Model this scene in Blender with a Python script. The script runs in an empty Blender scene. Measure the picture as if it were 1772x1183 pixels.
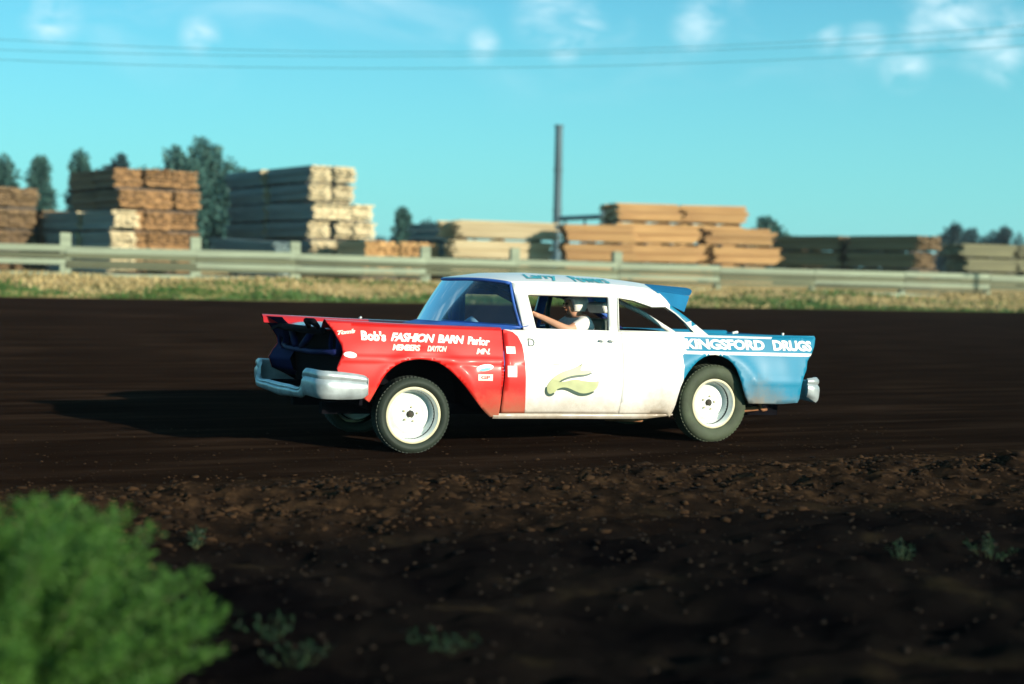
import bpy, math, random
import numpy as np
from mathutils import Vector, Matrix, geometry, noise as mnoise
random.seed(7); rng = np.random.default_rng(7)
sc = bpy.context.scene
COL = sc.collection

# ---------------------------------------------------------------- camera
F_PX, EYE, PITCH, ROLL = 2442.2, 1.5568, 0.050736, 0.017878
camd = bpy.data.cameras.new('camera'); cam = bpy.data.objects.new('camera', camd); COL.objects.link(cam)
camd.sensor_fit = 'HORIZONTAL'; camd.sensor_width = 36; camd.lens = F_PX / 1772 * 36
camd.clip_start = 0.05; camd.clip_end = 6000
fw = Vector((0, math.cos(PITCH), -math.sin(PITCH))); up = Vector((0, math.sin(PITCH), math.cos(PITCH))); rt = Vector((1, 0, 0))
r2 = rt * math.cos(ROLL) + up * math.sin(ROLL); u2 = -rt * math.sin(ROLL) + up * math.cos(ROLL)
M = Matrix((( r2.x, u2.x, -fw.x, 0), (r2.y, u2.y, -fw.y, 0), (r2.z, u2.z, -fw.z, EYE), (0, 0, 0, 1)))
cam.matrix_world = M
camd.dof.use_dof = True; camd.dof.focus_distance = 12.3; camd.dof.aperture_fstop = 0.9
sc.camera = cam

# ---------------------------------------------------------------- world, sun, exposure
SUN_EL = math.radians(15); SUN_AZ = math.atan2(0.75, -0.66)      # azimuth clockwise from +Y
w = bpy.data.worlds.new('World'); sc.world = w; w.use_nodes = True
nt = w.node_tree; nt.nodes.clear(); N = nt.nodes; L = nt.links
out = N.new('ShaderNodeOutputWorld'); bg = N.new('ShaderNodeBackground'); bg.inputs[1].default_value = 0.10
sky = N.new('ShaderNodeTexSky'); sky.sky_type = 'NISHITA'; sky.sun_disc = False
sky.sun_elevation = SUN_EL; sky.sun_rotation = SUN_AZ; sky.air_density = 1.2; sky.dust_density = 0.6; sky.ozone_density = 1.6
tint = N.new('ShaderNodeMix'); tint.data_type = 'RGBA'; tint.blend_type = 'MULTIPLY'; tint.inputs[0].default_value = 1
tint.inputs[7].default_value = (0.22, 0.82, 1.12, 1)
tc = N.new('ShaderNodeTexCoord')
mp = N.new('ShaderNodeMapping'); mp.inputs['Scale'].default_value = (2.2, 1.2, 5.5); mp.inputs['Rotation'].default_value = (0, 0.5, 0.2); mp.inputs['Location'].default_value = (3.1, 0.4, 0.7)
n1 = N.new('ShaderNodeTexNoise'); n1.inputs['Scale'].default_value = 3.0; n1.inputs['Detail'].default_value = 7; n1.inputs['Roughness'].default_value = 0.55; n1.inputs['Distortion'].default_value = 0.6
L.new(tc.outputs['Generated'], mp.inputs[0]); L.new(mp.outputs[0], n1.inputs[0])
r1 = N.new('ShaderNodeMapRange'); r1.inputs[1].default_value = 0.47; r1.inputs[2].default_value = 0.72; r1.interpolation_type = 'SMOOTHSTEP'
L.new(n1.outputs['Fac'], r1.inputs[0])
sep = N.new('ShaderNodeSeparateXYZ'); L.new(tc.outputs['Generated'], sep.inputs[0])
r3 = N.new('ShaderNodeMapRange'); r3.inputs[1].default_value = 0.10; r3.inputs[2].default_value = 0.19; r3.interpolation_type = 'SMOOTHSTEP'
L.new(sep.outputs[2], r3.inputs[0])
mm = N.new('ShaderNodeMath'); mm.operation = 'MULTIPLY'; L.new(r1.outputs[0], mm.inputs[0]); L.new(r3.outputs[0], mm.inputs[1])
m3 = N.new('ShaderNodeMath'); m3.operation = 'MULTIPLY'; m3.inputs[1].default_value = 0.35; L.new(mm.outputs[0], m3.inputs[0])
cl = N.new('ShaderNodeMix'); cl.data_type = 'RGBA'; cl.inputs[7].default_value = (5.6, 7.4, 8.0, 1)
veil = N.new('ShaderNodeMix'); veil.data_type = 'RGBA'; veil.inputs[0].default_value = 0.5; veil.inputs[7].default_value = (2.35, 6.2, 6.6, 1)
L.new(sky.outputs[0], tint.inputs[6]); L.new(tint.outputs[2], veil.inputs[6]); L.new(veil.outputs[2], cl.inputs[6])
vr = N.new('ShaderNodeMapRange'); vr.inputs[1].default_value = 0.0; vr.inputs[2].default_value = 0.24; vr.inputs[3].default_value = 0.70; vr.inputs[4].default_value = 0.15; L.new(sep.outputs[2], vr.inputs[0]); L.new(vr.outputs[0], veil.inputs[0])
# the small broken clouds seen in this part of the sky
CLOUDS = [(955, 25, .030), (1010, 45, .020), (975, 75, .016), (1210, 45, .022), (1430, 60, .014), (1500, 72, .018), (1565, 112, .020), (1640, 20, .034), (1715, 60, .030), (1600, 60, .02), (345, 60, .016), (90, 28, .022), (835, 78, .014), (1740, 105, .02)]
prev = None
for (cx_, cy_, rad) in CLOUDS:
    d_ = (fw + r2 * ((cx_ - 886) / F_PX) - u2 * ((cy_ - 591.5) / F_PX)).normalized()
    dn = N.new('ShaderNodeVectorMath'); dn.operation = 'DISTANCE'; dn.inputs[1].default_value = d_; L.new(tc.outputs['Generated'], dn.inputs[0])
    mr_ = N.new('ShaderNodeMapRange'); mr_.interpolation_type = 'SMOOTHSTEP'; mr_.inputs[1].default_value = rad * 1.15; mr_.inputs[2].default_value = 0.0; L.new(dn.outputs['Value'], mr_.inputs[0])
    if prev is None: prev = mr_.outputs[0]
    else:
        mx_ = N.new('ShaderNodeMath'); mx_.operation = 'MAXIMUM'; L.new(prev, mx_.inputs[0]); L.new(mr_.outputs[0], mx_.inputs[1]); prev = mx_.outputs[0]
n5 = N.new('ShaderNodeTexNoise'); n5.inputs['Scale'].default_value = 30; n5.inputs['Detail'].default_value = 6; n5.inputs['Roughness'].default_value = 0.6; n5.inputs['Distortion'].default_value = 0.9
mp5 = N.new('ShaderNodeMapping'); mp5.inputs['Rotation'].default_value = (0, -0.7, 0); mp5.inputs['Scale'].default_value = (0.55, 1, 1.6); L.new(tc.outputs['Generated'], mp5.inputs[0]); L.new(mp5.outputs[0], n5.inputs[0])
r5 = N.new('ShaderNodeMapRange'); r5.inputs[1].default_value = 0.40; r5.inputs[2].default_value = 0.70; L.new(n5.outputs['Fac'], r5.inputs[0])
m5 = N.new('ShaderNodeMath'); m5.operation = 'MULTIPLY'; L.new(prev, m5.inputs[0]); L.new(r5.outputs[0], m5.inputs[1])
m6 = N.new('ShaderNodeMath'); m6.operation = 'MULTIPLY_ADD'; m6.inputs[1].default_value = 0.95; m6.use_clamp = True; L.new(m5.outputs[0], m6.inputs[0]); L.new(m3.outputs[0], m6.inputs[2]); 
L.new(m6.outputs[0], cl.inputs[0]); L.new(cl.outputs[2], bg.inputs[0]); L.new(bg.outputs[0], out.inputs[0])

sd = bpy.data.lights.new('sun', 'SUN'); sd.energy = 5.0; sd.angle = math.radians(0.5); sd.color = (1.0, 0.90, 0.74)
sun = bpy.data.objects.new('sun', sd); COL.objects.link(sun)
SDIR = Vector((math.cos(SUN_EL) * math.sin(SUN_AZ), math.cos(SUN_EL) * math.cos(SUN_AZ), math.sin(SUN_EL)))
sun.rotation_euler = SDIR.to_track_quat('Z', 'Y').to_euler(); sun.location = (20, -20, 20)
sc.view_settings.view_transform = 'Standard'; sc.view_settings.look = 'None'; sc.view_settings.exposure = 0.55
sc.view_settings.gamma = 1; sc.view_settings.use_curve_mapping = False

# ---------------------------------------------------------------- helpers
def ray(px, py):
    a = px - 886; b = py - 591.5
    d = fw + r2 * (a / F_PX) - u2 * (b / F_PX)
    return d
def at(px, py, Y):
    d = ray(px, py); return Vector((0, 0, EYE)) + d * (Y / d.y)
def tag(o, label=None, cat=None, group=None, kind=None):
    if label: o['label'] = label
    if cat: o['category'] = cat
    if group: o['group'] = group
    if kind: o['kind'] = kind
    return o
def empty(name, loc=(0, 0, 0), rz=0, rx=0, ry=0):
    o = bpy.data.objects.new(name, None); COL.objects.link(o); o.location = loc; o.rotation_euler = (rx, ry, rz)
    o.empty_display_size = 0.2; return o
def link(name, me, parent=None):
    o = bpy.data.objects.new(name, me); COL.objects.link(o)
    if parent is not None: o.parent = parent
    return o
class MB:
    def __init__(s): s.v = []; s.f = []; s.m = []
    def add(s, v, f, mi=0):
        b = len(s.v); s.v += [tuple(p) for p in v]; s.f += [tuple(i + b for i in q) for q in f]; s.m += [mi] * len(f)
    def box(s, c, d, mi=0, rot=None, jit=0):
        hx, hy, hz = d[0] / 2, d[1] / 2, d[2] / 2
        v = [Vector((x * hx, y * hy, z * hz)) for z in (-1, 1) for y in (-1, 1) for x in (-1, 1)]
        if jit: v = [p + Vector((random.uniform(-jit, jit), random.uniform(-jit, jit), random.uniform(-jit, jit))) for p in v]
        if rot is not None: v = [rot @ p for p in v]
        c = Vector(c)
        s.add([p + c for p in v], [(0, 2, 3, 1), (4, 5, 7, 6), (0, 1, 5, 4), (2, 6, 7, 3), (0, 4, 6, 2), (1, 3, 7, 5)], mi)
    def tube(s, pts, r, n=10, mi=0, caps=True):
        pts = [Vector(p) for p in pts]; rs = r if isinstance(r, (list, tuple)) else [r] * len(pts)
        prev = None; rings = []
        for i, p in enumerate(pts):
            t = (pts[min(i + 1, len(pts) - 1)] - pts[max(i - 1, 0)]).normalized()
            if prev is None:
                a = Vector((0, 0, 1)) if abs(t.z) < 0.9 else Vector((1, 0, 0)); u = t.cross(a).normalized()
            else: u = (prev - t * prev.dot(t)).normalized()
            prev = u; v = t.cross(u)
            rings.append([p + (u * math.cos(2 * math.pi * k / n) + v * math.sin(2 * math.pi * k / n)) * rs[i] for k in range(n)])
        V = [q for rg in rings for q in rg]; Fc = []
        for i in range(len(pts) - 1):
            for k in range(n):
                a = i * n + k; b = i * n + (k + 1) % n; Fc.append((a, b, b + n, a + n))
        if caps: Fc.append(tuple(reversed(range(n)))); Fc.append(tuple((len(pts) - 1) * n + k for k in range(n)))
        s.add(V, Fc, mi)
    def lathe(s, prof, n=48, mi=0, center=(0, 0, 0), axis='y'):
        # prof: (radius, offset along axis); outward = +axis
        V = []; Fc = []
        for r, h in prof:
            for k in range(n):
                a = 2 * math.pi * k / n
                p = (r * math.cos(a), h, r * math.sin(a)) if axis == 'y' else ((r * math.cos(a), r * math.sin(a), h) if axis == 'z' else (h, r * math.cos(a), r * math.sin(a)))
                V.append((p[0] + center[0], p[1] + center[1], p[2] + center[2]))
        for i in range(len(prof) - 1):
            for k in range(n):
                a = i * n + k; b = i * n + (k + 1) % n; Fc.append((a, b, b + n, a + n))
        s.add(V, Fc, mi)
    def grid(s, fn, nu, nv, mi=0):
        V = [fn(i / nu, j / nv) for i in range(nu + 1) for j in range(nv + 1)]
        s.add(V, [(i * (nv + 1) + j, (i + 1) * (nv + 1) + j, (i + 1) * (nv + 1) + j + 1, i * (nv + 1) + j + 1) for i in range(nu) for j in range(nv)], mi)
    def mesh(s, name, mats, smooth=False):
        me = bpy.data.meshes.new(name); me.from_pydata(s.v, [], s.f)
        for m in (mats if isinstance(mats, (list, tuple)) else [mats]): me.materials.append(m)
        me.polygons.foreach_set('material_index', s.m)
        if smooth: me.polygons.foreach_set('use_smooth', [True] * len(me.polygons))
        me.update(); return me
    def build(s, name, mats, parent=None, smooth=False, auto=None):
        me = s.mesh(name, mats, smooth)
        if auto:
            me.polygons.foreach_set('use_smooth', [True] * len(me.polygons))
            me.set_sharp_from_angle(angle=math.radians(auto))
        return link(name, me, parent)
def np_mesh(name, V, Fq, mats, mi=None, smooth=False):
    me = bpy.data.meshes.new(name); n = Fq.shape[1]
    me.vertices.add(len(V)); me.vertices.foreach_set('co', np.asarray(V, np.float32).ravel())
    me.loops.add(Fq.size); me.loops.foreach_set('vertex_index', Fq.astype(np.int32).ravel())
    me.polygons.add(len(Fq)); me.polygons.foreach_set('loop_start', np.arange(0, Fq.size, n, dtype=np.int32))
    for m in mats: me.materials.append(m)
    if mi is not None: me.polygons.foreach_set('material_index', mi.astype(np.int32))
    if smooth: me.polygons.foreach_set('use_smooth', np.ones(len(Fq), bool))
    me.update(calc_edges=True); me.validate(); return me

# ---------------------------------------------------------------- materials
def mat(name, col, rough=0.6, var=0.15, scale=6, metal=0, bump=0.0, bscale=40, spec=0.5, coat=0, stretch=(1, 1, 1), col2=None, objrand=0, rot=0, transl=0):
    m = bpy.data.materials.new(name); m.use_nodes = True; t = m.node_tree; B = t.nodes['Principled BSDF']
    B.inputs['Roughness'].default_value = rough; B.inputs['Metallic'].default_value = metal
    B.inputs['Specular IOR Level'].default_value = spec; B.inputs['Coat Weight'].default_value = coat; B.inputs['Coat Roughness'].default_value = 0.12
    c = t.nodes.new('ShaderNodeTexCoord'); mpp = t.nodes.new('ShaderNodeMapping'); mpp.inputs['Scale'].default_value = stretch; mpp.inputs['Rotation'].default_value = (0, 0, rot)
    t.links.new(c.outputs['Object'], mpp.inputs[0])
    no = t.nodes.new('ShaderNodeTexNoise'); no.inputs['Scale'].default_value = scale; no.inputs['Detail'].default_value = 6
    t.links.new(mpp.outputs[0], no.inputs[0])
    cr = t.nodes.new('ShaderNodeValToRGB'); e = cr.color_ramp.elements
    e[0].position = 0.3; e[1].position = 0.7
    lo = col2 if col2 else tuple(x * (1 - var) for x in col); hi = col if col2 else tuple(min(1, x * (1 + var)) for x in col)
    e[0].color = (*lo, 1); e[1].color = (*hi, 1)
    t.links.new(no.outputs['Fac'], cr.inputs[0]); src = cr.outputs[0]
    if objrand:
        oi = t.nodes.new('ShaderNodeObjectInfo'); hs = t.nodes.new('ShaderNodeHueSaturation'); mr = t.nodes.new('ShaderNodeMapRange')
        mr.inputs[3].default_value = 1 - objrand; mr.inputs[4].default_value = 1 + objrand
        t.links.new(oi.outputs['Random'], mr.inputs[0]); t.links.new(mr.outputs[0], hs.inputs['Value']); t.links.new(src, hs.inputs['Color']); src = hs.outputs[0]
    t.links.new(src, B.inputs['Base Color'])
    if bump:
        bn = t.nodes.new('ShaderNodeTexNoise'); bn.inputs['Scale'].default_value = bscale; bn.inputs['Detail'].default_value = 4
        t.links.new(mpp.outputs[0], bn.inputs[0])
        bp = t.nodes.new('ShaderNodeBump'); bp.inputs['Strength'].default_value = bump; bp.inputs['Distance'].default_value = 0.02
        t.links.new(bn.outputs['Fac'], bp.inputs['Height']); t.links.new(bp.outputs[0], B.inputs['Normal'])
    return m
def paint(name, col, rough=0.38, coat=0.3, spec=0.5):
    """car paint with dried mud thrown up along the lower body"""
    m = bpy.data.materials.new(name); m.use_nodes = True; t = m.node_tree; B = t.nodes['Principled BSDF']
    B.inputs['Coat Weight'].default_value = coat; B.inputs['Coat Roughness'].default_value = 0.15; B.inputs['Specular IOR Level'].default_value = spec
    c = t.nodes.new('ShaderNodeTexCoord'); s = t.nodes.new('ShaderNodeSeparateXYZ'); t.links.new(c.outputs['Object'], s.inputs[0])
    no = t.nodes.new('ShaderNodeTexNoise'); no.inputs['Scale'].default_value = 5; no.inputs['Detail'].default_value = 12; no.inputs['Roughness'].default_value = 0.82
    t.links.new(c.outputs['Object'], no.inputs[0])
    a = t.nodes.new('ShaderNodeMath'); a.operation = 'MULTIPLY_ADD'; a.inputs[1].default_value = 0.45; a.inputs[2].default_value = 0.0
    t.links.new(no.outputs['Fac'], a.inputs[0])
    b = t.nodes.new('ShaderNodeMath'); b.operation = 'SUBTRACT'; t.links.new(a.outputs[0], b.inputs[0]); t.links.new(s.outputs[2], b.inputs[1])
    for x0_, wd_, am_ in ((3.36, 0.34, 0.17), (2.33, 0.22, 0.12)):
        ad = t.nodes.new('ShaderNodeMath'); ad.operation = 'ADD'; ad.inputs[1].default_value = x0_; t.links.new(s.outputs[0], ad.inputs[0])
        ab = t.nodes.new('ShaderNodeMath'); ab.operation = 'ABSOLUTE'; t.links.new(ad.outputs[0], ab.inputs[0])
        rr_ = t.nodes.new('ShaderNodeMapRange'); rr_.inputs[2].default_value = wd_; rr_.inputs[3].default_value = am_; rr_.inputs[4].default_value = 0.0; t.links.new(ab.outputs[0], rr_.inputs[0])
        b2 = t.nodes.new('ShaderNodeMath'); b2.operation = 'ADD'; t.links.new(b.outputs[0], b2.inputs[0]); t.links.new(rr_.outputs[0], b2.inputs[1]); b = b2
    r = t.nodes.new('ShaderNodeMapRange'); r.inputs[1].default_value = -0.30; r.inputs[2].default_value = 0.03; r.inputs[4].default_value = 0.85
    t.links.new(b.outputs[0], r.inputs[0])
    n2 = t.nodes.new('ShaderNodeTexNoise'); n2.inputs['Scale'].default_value = 1.7; n2.inputs['Detail'].default_value = 5
    t.links.new(c.outputs['Object'], n2.inputs[0])
    cr = t.nodes.new('ShaderNodeValToRGB'); e = cr.color_ramp.elements; e[0].position = 0.3; e[1].position = 0.7
    e[0].color = (*[x * 0.82 for x in col], 1); e[1].color = (*col, 1); t.links.new(n2.outputs['Fac'], cr.inputs[0])
    mx = t.nodes.new('ShaderNodeMix'); mx.data_type = 'RGBA'; mx.inputs[7].default_value = (0.23, 0.16, 0.085, 1)
    t.links.new(r.outputs[0], mx.inputs[0]); t.links.new(cr.outputs[0], mx.inputs[6]); t.links.new(mx.outputs[2], B.inputs['Base Color'])
    rr = t.nodes.new('ShaderNodeMapRange'); rr.inputs[3].default_value = rough; rr.inputs[4].default_value = 0.9
    t.links.new(r.outputs[0], rr.inputs[0]); t.links.new(rr.outputs[0], B.inputs['Roughness'])
    bn = t.nodes.new('ShaderNodeBump'); bn.inputs['Strength'].default_value = 0.05; bn.inputs['Distance'].default_value = 0.04
    n3 = t.nodes.new('ShaderNodeTexNoise'); n3.inputs['Scale'].default_value = 3.2; n3.inputs['Detail'].default_value = 1.5
    t.links.new(c.outputs['Object'], n3.inputs[0]); t.links.new(n3.outputs['Fac'], bn.inputs['Height']); t.links.new(bn.outputs[0], B.inputs['Normal'])
    return m
RED = paint('red_paint', (0.58, 0.010, 0.006), 0.5, 0.05, 0.3); GLOSSRED = paint('glossy_red_paint', (0.50, 0.012, 0.010), 0.3, 1.0); WHITE = paint('white_paint', (0.80, 0.78, 0.72)); BLUE = paint('blue_paint', (0.006, 0.20, 0.33), 0.5, 0.1, 0.4)
VISOR = mat('flat_blue_sheet', (0.012, 0.15, 0.30), 0.8, 0.1, 6, spec=0.1)
DKBLUE = mat('dark_blue_shaded_paint', (0.005, 0.009, 0.055), 0.7, 0.4, 5, spec=0.15)  # navy paint with the shade of the nose darkened into the colour
INBLUE = mat('inside_blue_paint', (0.02, 0.09, 0.36), 0.55, 0.3, 4)
BLACK = mat('dull_black_metal', (0.004, 0.004, 0.006), 0.9, 0.4, 8, spec=0.05)  # near-black colour also carries the shade of nose and wheel wells
LETTER = mat('white_lettering', (0.80, 0.78, 0.70), 0.5, 0.05, 30)
LETTERP = mat('thin_white_lettering', (0.78, 0.60, 0.50), 0.5, 0.15, 9)
INK = mat('dark_green_lettering', (0.012, 0.05, 0.03), 0.5, 0.1, 20)
TEAL = mat('teal_lettering', (0.05, 0.36, 0.40), 0.5, 0.3, 20)
GOLD = mat('gold_paint', (0.37, 0.40, 0.19), 0.45, 0.14, 8)
CHROME = mat('scuffed_silver_bumper', (0.37, 0.42, 0.42), 0.38, 0.25, 9, metal=0.35, bump=0.1, bscale=12)
TYRE2 = mat('dustier_tyre_rubber', (0.045, 0.060, 0.032), 0.8, 0.3, 7, bump=0.1, bscale=60)
TYRE = mat('dusty_tyre_rubber', (0.017, 0.027, 0.017), 0.75, 0.25, 7, bump=0.1, bscale=60)
RIMW = mat('white_wheel_paint', (0.72, 0.76, 0.72), 0.4, 0.12, 12)
RIMC = mat('cream_wheel_edge', (0.55, 0.50, 0.32), 0.5, 0.12, 14)
RUST = mat('rusty_steel', (0.28, 0.12, 0.05), 0.8, 0.4, 15)
MUDM = mat('muddy_underbody', (0.05, 0.045, 0.03), 0.9, 0.5, 5)
BARW = mat('pale_bar_paint', (0.70, 0.70, 0.62), 0.45, 0.1, 10)
SKIN = mat('skin', (0.52, 0.27, 0.16), 0.55, 0.1, 9)
SHIRT = mat('white_shirt', (0.72, 0.70, 0.64), 0.85, 0.08, 12)
TROUS = mat('dark_trousers', (0.03, 0.04, 0.06), 0.9, 0.2, 12)
HELM = mat('white_helmet', (0.74, 0.73, 0.66), 0.35, 0.05, 10)
VINYL = mat('dark_green_vinyl', (0.02, 0.045, 0.035), 0.5, 0.2, 10)
GLASS = bpy.data.materials.new('windscreen_glass'); GLASS.use_nodes = True
_t = GLASS.node_tree; _t.nodes.clear(); _o = _t.nodes.new('ShaderNodeOutputMaterial'); _m = _t.nodes.new('ShaderNodeMixShader')
_tr = _t.nodes.new('ShaderNodeBsdfTransparent'); _tr.inputs[0].default_value = (0.40, 0.58, 0.74, 1); _g = _t.nodes.new('ShaderNodeBsdfGlossy'); _g.inputs['Roughness'].default_value = 0.06
_fr = _t.nodes.new('ShaderNodeFresnel'); _fr.inputs[0].default_value = 1.33
_dn = _t.nodes.new('ShaderNodeBsdfDiffuse'); _dn.inputs[0].default_value = (0.05, 0.12, 0.26, 1); _m2 = _t.nodes.new('ShaderNodeMixShader'); _m2.inputs[0].default_value = 0.10
_t.links.new(_fr.outputs[0], _m.inputs[0]); _t.links.new(_tr.outputs[0], _m2.inputs[1]); _t.links.new(_dn.outputs[0], _m2.inputs[2]); _t.links.new(_m2.outputs[0], _m.inputs[1]); _t.links.new(_g.outputs[0], _m.inputs[2]); _t.links.new(_m.outputs[0], _o.inputs[0])

# ================================================================ TERRAIN
TH = math.radians(21.8); CA, SA = math.cos(TH), math.sin(TH)       # the track runs along (CA, SA)
def st(x, y): return x * CA + y * SA, -x * SA + y * CA             # along, across
def xy(s, t): return s * CA - t * SA, s * SA + t * CA
def sm(a, b, x): q = np.clip((x - a) / (b - a), 0, 1); return q * q * (3 - 2 * q)
T_EDGE, T_FENCE = 46.8, 53.1
def z_edge(s): return 0.45 - np.clip(s - 1.5, -25, 70) * 0.0067
def z_fence(s): return 1.15 - np.clip(s - 1.5, -25, 70) * 0.0099
def vnoise(x, y, seed=0):
    xi = np.floor(x).astype(np.int64); yi = np.floor(y).astype(np.int64); fx = x - xi; fy = y - yi
    fx = fx * fx * (3 - 2 * fx); fy = fy * fy * (3 - 2 * fy)
    def h(a, b):
        n = (a * 374761393 + b * 668265263 + seed * 1442695) & 0xffffffff
        n = ((n ^ (n >> 13)) * 1274126177) & 0xffffffff
        return ((n ^ (n >> 16)) & 0xffff) / 65535.0
    return (h(xi, yi) * (1 - fx) + h(xi + 1, yi) * fx) * (1 - fy) + (h(xi, yi + 1) * (1 - fx) + h(xi + 1, yi + 1) * fx) * fy
def height(s, t, detail=True):
    s = np.asarray(s, float); t = np.asarray(t, float)
    z = z_edge(s) * sm(20, T_EDGE, t)
    z = z + (z_fence(s) - z_edge(s)) * sm(T_EDGE + 0.3, T_FENCE - 0.4, t)
    z = z + (1.0 - z_fence(s)) * sm(T_FENCE + 1, T_FENCE + 8, t)
    # low spoil ridge on the infield side of the track and a rough verge in front of it
    wob = (vnoise(s * 0.35, t * 0 + 3, 5) - 0.5) * 0.9
    rid = np.exp(-((t - 9.15 - wob * 0.35 + np.clip(-s - 0.5, 0, 5) * 0.02) / 0.45) ** 2)
    z = z + 0.075 * rid * (0.5 + 0.9 * vnoise(s * 1.3, t * 1.3, 9)) * sm(-8, -3, s + 6)
    if detail:
        near = 1 - sm(9.2, 10.4, t); rough = near * sm(2, 4, t)
        z = z + rough * (0.10 * (vnoise(s * 1.4, t * 1.9, 1) - 0.5) + 0.06 * (vnoise(s * 4, t * 5, 2) - 0.5) + 0.035 * (vnoise(s * 11, t * 13, 3) - 0.5))
        z = z + rid * (0.07 * (vnoise(s * 7, t * 9, 4) - 0.45) + 0.05 * (vnoise(s * 17, t * 19, 6) - 0.5))
        trk = sm(9.4, 10.6, t) * (1 - sm(44, 47, t))
        z = z + trk * (0.034 * (vnoise(s * 0.5, t * 3.2, 7) - 0.5) + 0.012 * (vnoise(s * 2.2, t * 9, 8) - 0.5)) * (1 - 0.75 * np.exp(-((t - 11.8) / 1.6) ** 2))
        z = z + 0.25 * (vnoise(s * 0.25, t * 0.6, 11) - 0.5) * sm(T_EDGE, T_EDGE + 2, t) * (1 - sm(T_FENCE + 2, T_FENCE + 12, t))
    return z
def axis(*segs):
    o = []
    for a, b, d in segs: o += list(np.arange(a, b, d))
    return np.array(o)
sa = axis((-700, -400, 100), (-400, -60, 34), (-60, -16, 2), (-16, -6, 0.25), (-6, 11, 0.05), (11, 20, 0.25), (20, 90, 1.5), (90, 500, 40), (500, 701, 100))
ta = axis((-400, -20, 38), (-20, 1, 1.5), (1, 3, 0.2), (3, 10.2, 0.04), (10.2, 16, 0.08), (16, 44, 0.4), (44, 56, 0.25), (56, 120, 3), (120, 600, 40), (600, 901, 100))
S, T = np.meshgrid(sa, ta, indexing='ij'); Z = height(S, T); X, Y = xy(S, T)
nI, nJ = len(sa), len(ta); idx = np.arange(nI * nJ).reshape(nI, nJ)
Fq = np.stack([idx[:-1, :-1], idx[1:, :-1], idx[1:, 1:], idx[:-1, 1:]], -1).reshape(-1, 4)
g = bpy.data.materials.new('dirt_ground'); g.use_nodes = True; t = g.node_tree; B = t.nodes['Principled BSDF']
c = t.nodes.new('ShaderNodeTexCoord'); mpp = t.nodes.new('ShaderNodeMapping'); mpp.inputs['Rotation'].default_value = (0, 0, -TH)
t.links.new(c.outputs['Object'], mpp.inputs[0]); sp = t.nodes.new('ShaderNodeSeparateXYZ'); t.links.new(mpp.outputs[0], sp.inputs[0])
def nz(scale, stretch=(1, 1, 1), detail=6, rough=0.5):
    m2 = t.nodes.new('ShaderNodeMapping'); m2.inputs['Scale'].default_value = stretch; t.links.new(mpp.outputs[0], m2.inputs[0])
    n = t.nodes.new('ShaderNodeTexNoise'); n.inputs['Scale'].default_value = scale; n.inputs['Detail'].default_value = detail; n.inputs['Roughness'].default_value = rough
    t.links.new(m2.outputs[0], n.inputs[0]); return n.outputs['Fac']
def ramp(src, stops):
    r = t.nodes.new('ShaderNodeValToRGB'); e = r.color_ramp.elements
    while len(e) < len(stops): e.new(0.5)
    for i, (p, cc) in enumerate(stops): e[i].position = p; e[i].color = (*cc, 1)
    t.links.new(src, r.inputs[0]); return r.outputs[0]
def mixc(fac, a, b):
    m = t.nodes.new('ShaderNodeMix'); m.data_type = 'RGBA'; t.links.new(fac, m.inputs[0]); t.links.new(a, m.inputs[6]); t.links.new(b, m.inputs[7]); return m.outputs[2]
def rangef(src, a, b, lo=0, hi=1):
    m = t.nodes.new('ShaderNodeMapRange'); m.interpolation_type = 'SMOOTHSTEP'
    for i, v in ((1, a), (2, b), (3, lo), (4, hi)): m.inputs[i].default_value = v
    t.links.new(src, m.inputs[0]); return m.outputs[0]
def madd(a, k, b):
    m = t.nodes.new('ShaderNodeMath'); m.operation = 'MULTIPLY_ADD'; t.links.new(a, m.inputs[0]); m.inputs[1].default_value = k
    t.links.new(b, m.inputs[2]) if not isinstance(b, (int, float)) else setattr(m.inputs[2], 'default_value', b); return m.outputs[0]
track = ramp(nz(1.0, (0.35, 2.6, 1), 8, 0.6), [(0.30, (0.0050, 0.0028, 0.0020)), (0.5, (0.0105, 0.0062, 0.0042)), (0.72, (0.026, 0.0155, 0.010))])
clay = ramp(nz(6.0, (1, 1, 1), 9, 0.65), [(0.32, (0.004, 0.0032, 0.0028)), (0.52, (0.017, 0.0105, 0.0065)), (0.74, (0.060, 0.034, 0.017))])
verge = ramp(nz(1.2, (1, 1, 1), 8, 0.6), [(0.38, (0.0022, 0.0019, 0.0022)), (0.58, (0.007, 0.0055, 0.0046)), (0.72, (0.026, 0.019, 0.010))])  # near verge: cast shade is put into this darkened soil colour
grassc = ramp(nz(0.9, (0.6, 1.4, 1), 6, 0.6), [(0.38, (0.045, 0.085, 0.022)), (0.52, (0.13, 0.13, 0.045)), (0.62, (0.34, 0.25, 0.11))])
dryc = ramp(nz(0.7, (0.3, 1.5, 1), 6, 0.6), [(0.32, (0.10, 0.11, 0.04)), (0.48, (0.32, 0.23, 0.10)), (0.7, (0.50, 0.37, 0.19))])
tt = sp.outputs[1]; wn = nz(0.5, (1, 1, 1), 5); tw = madd(wn, 1.3, tt)
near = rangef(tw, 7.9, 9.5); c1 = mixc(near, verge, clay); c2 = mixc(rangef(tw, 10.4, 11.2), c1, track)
c3 = mixc(rangef(tw, T_EDGE + 0.6, T_EDGE + 1.1), c2, grassc); c4 = mixc(rangef(tw, T_EDGE + 3.0, T_EDGE + 5.0), c3, dryc)
t.nodes.remove(B); B = t.nodes.new('ShaderNodeBsdfDiffuse'); B.inputs['Roughness'].default_value = 0.6; t.links.new(c4, B.inputs['Color']); t.links.new(B.outputs[0], [n for n in t.nodes if n.type == 'OUTPUT_MATERIAL'][0].inputs[0])
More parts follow.
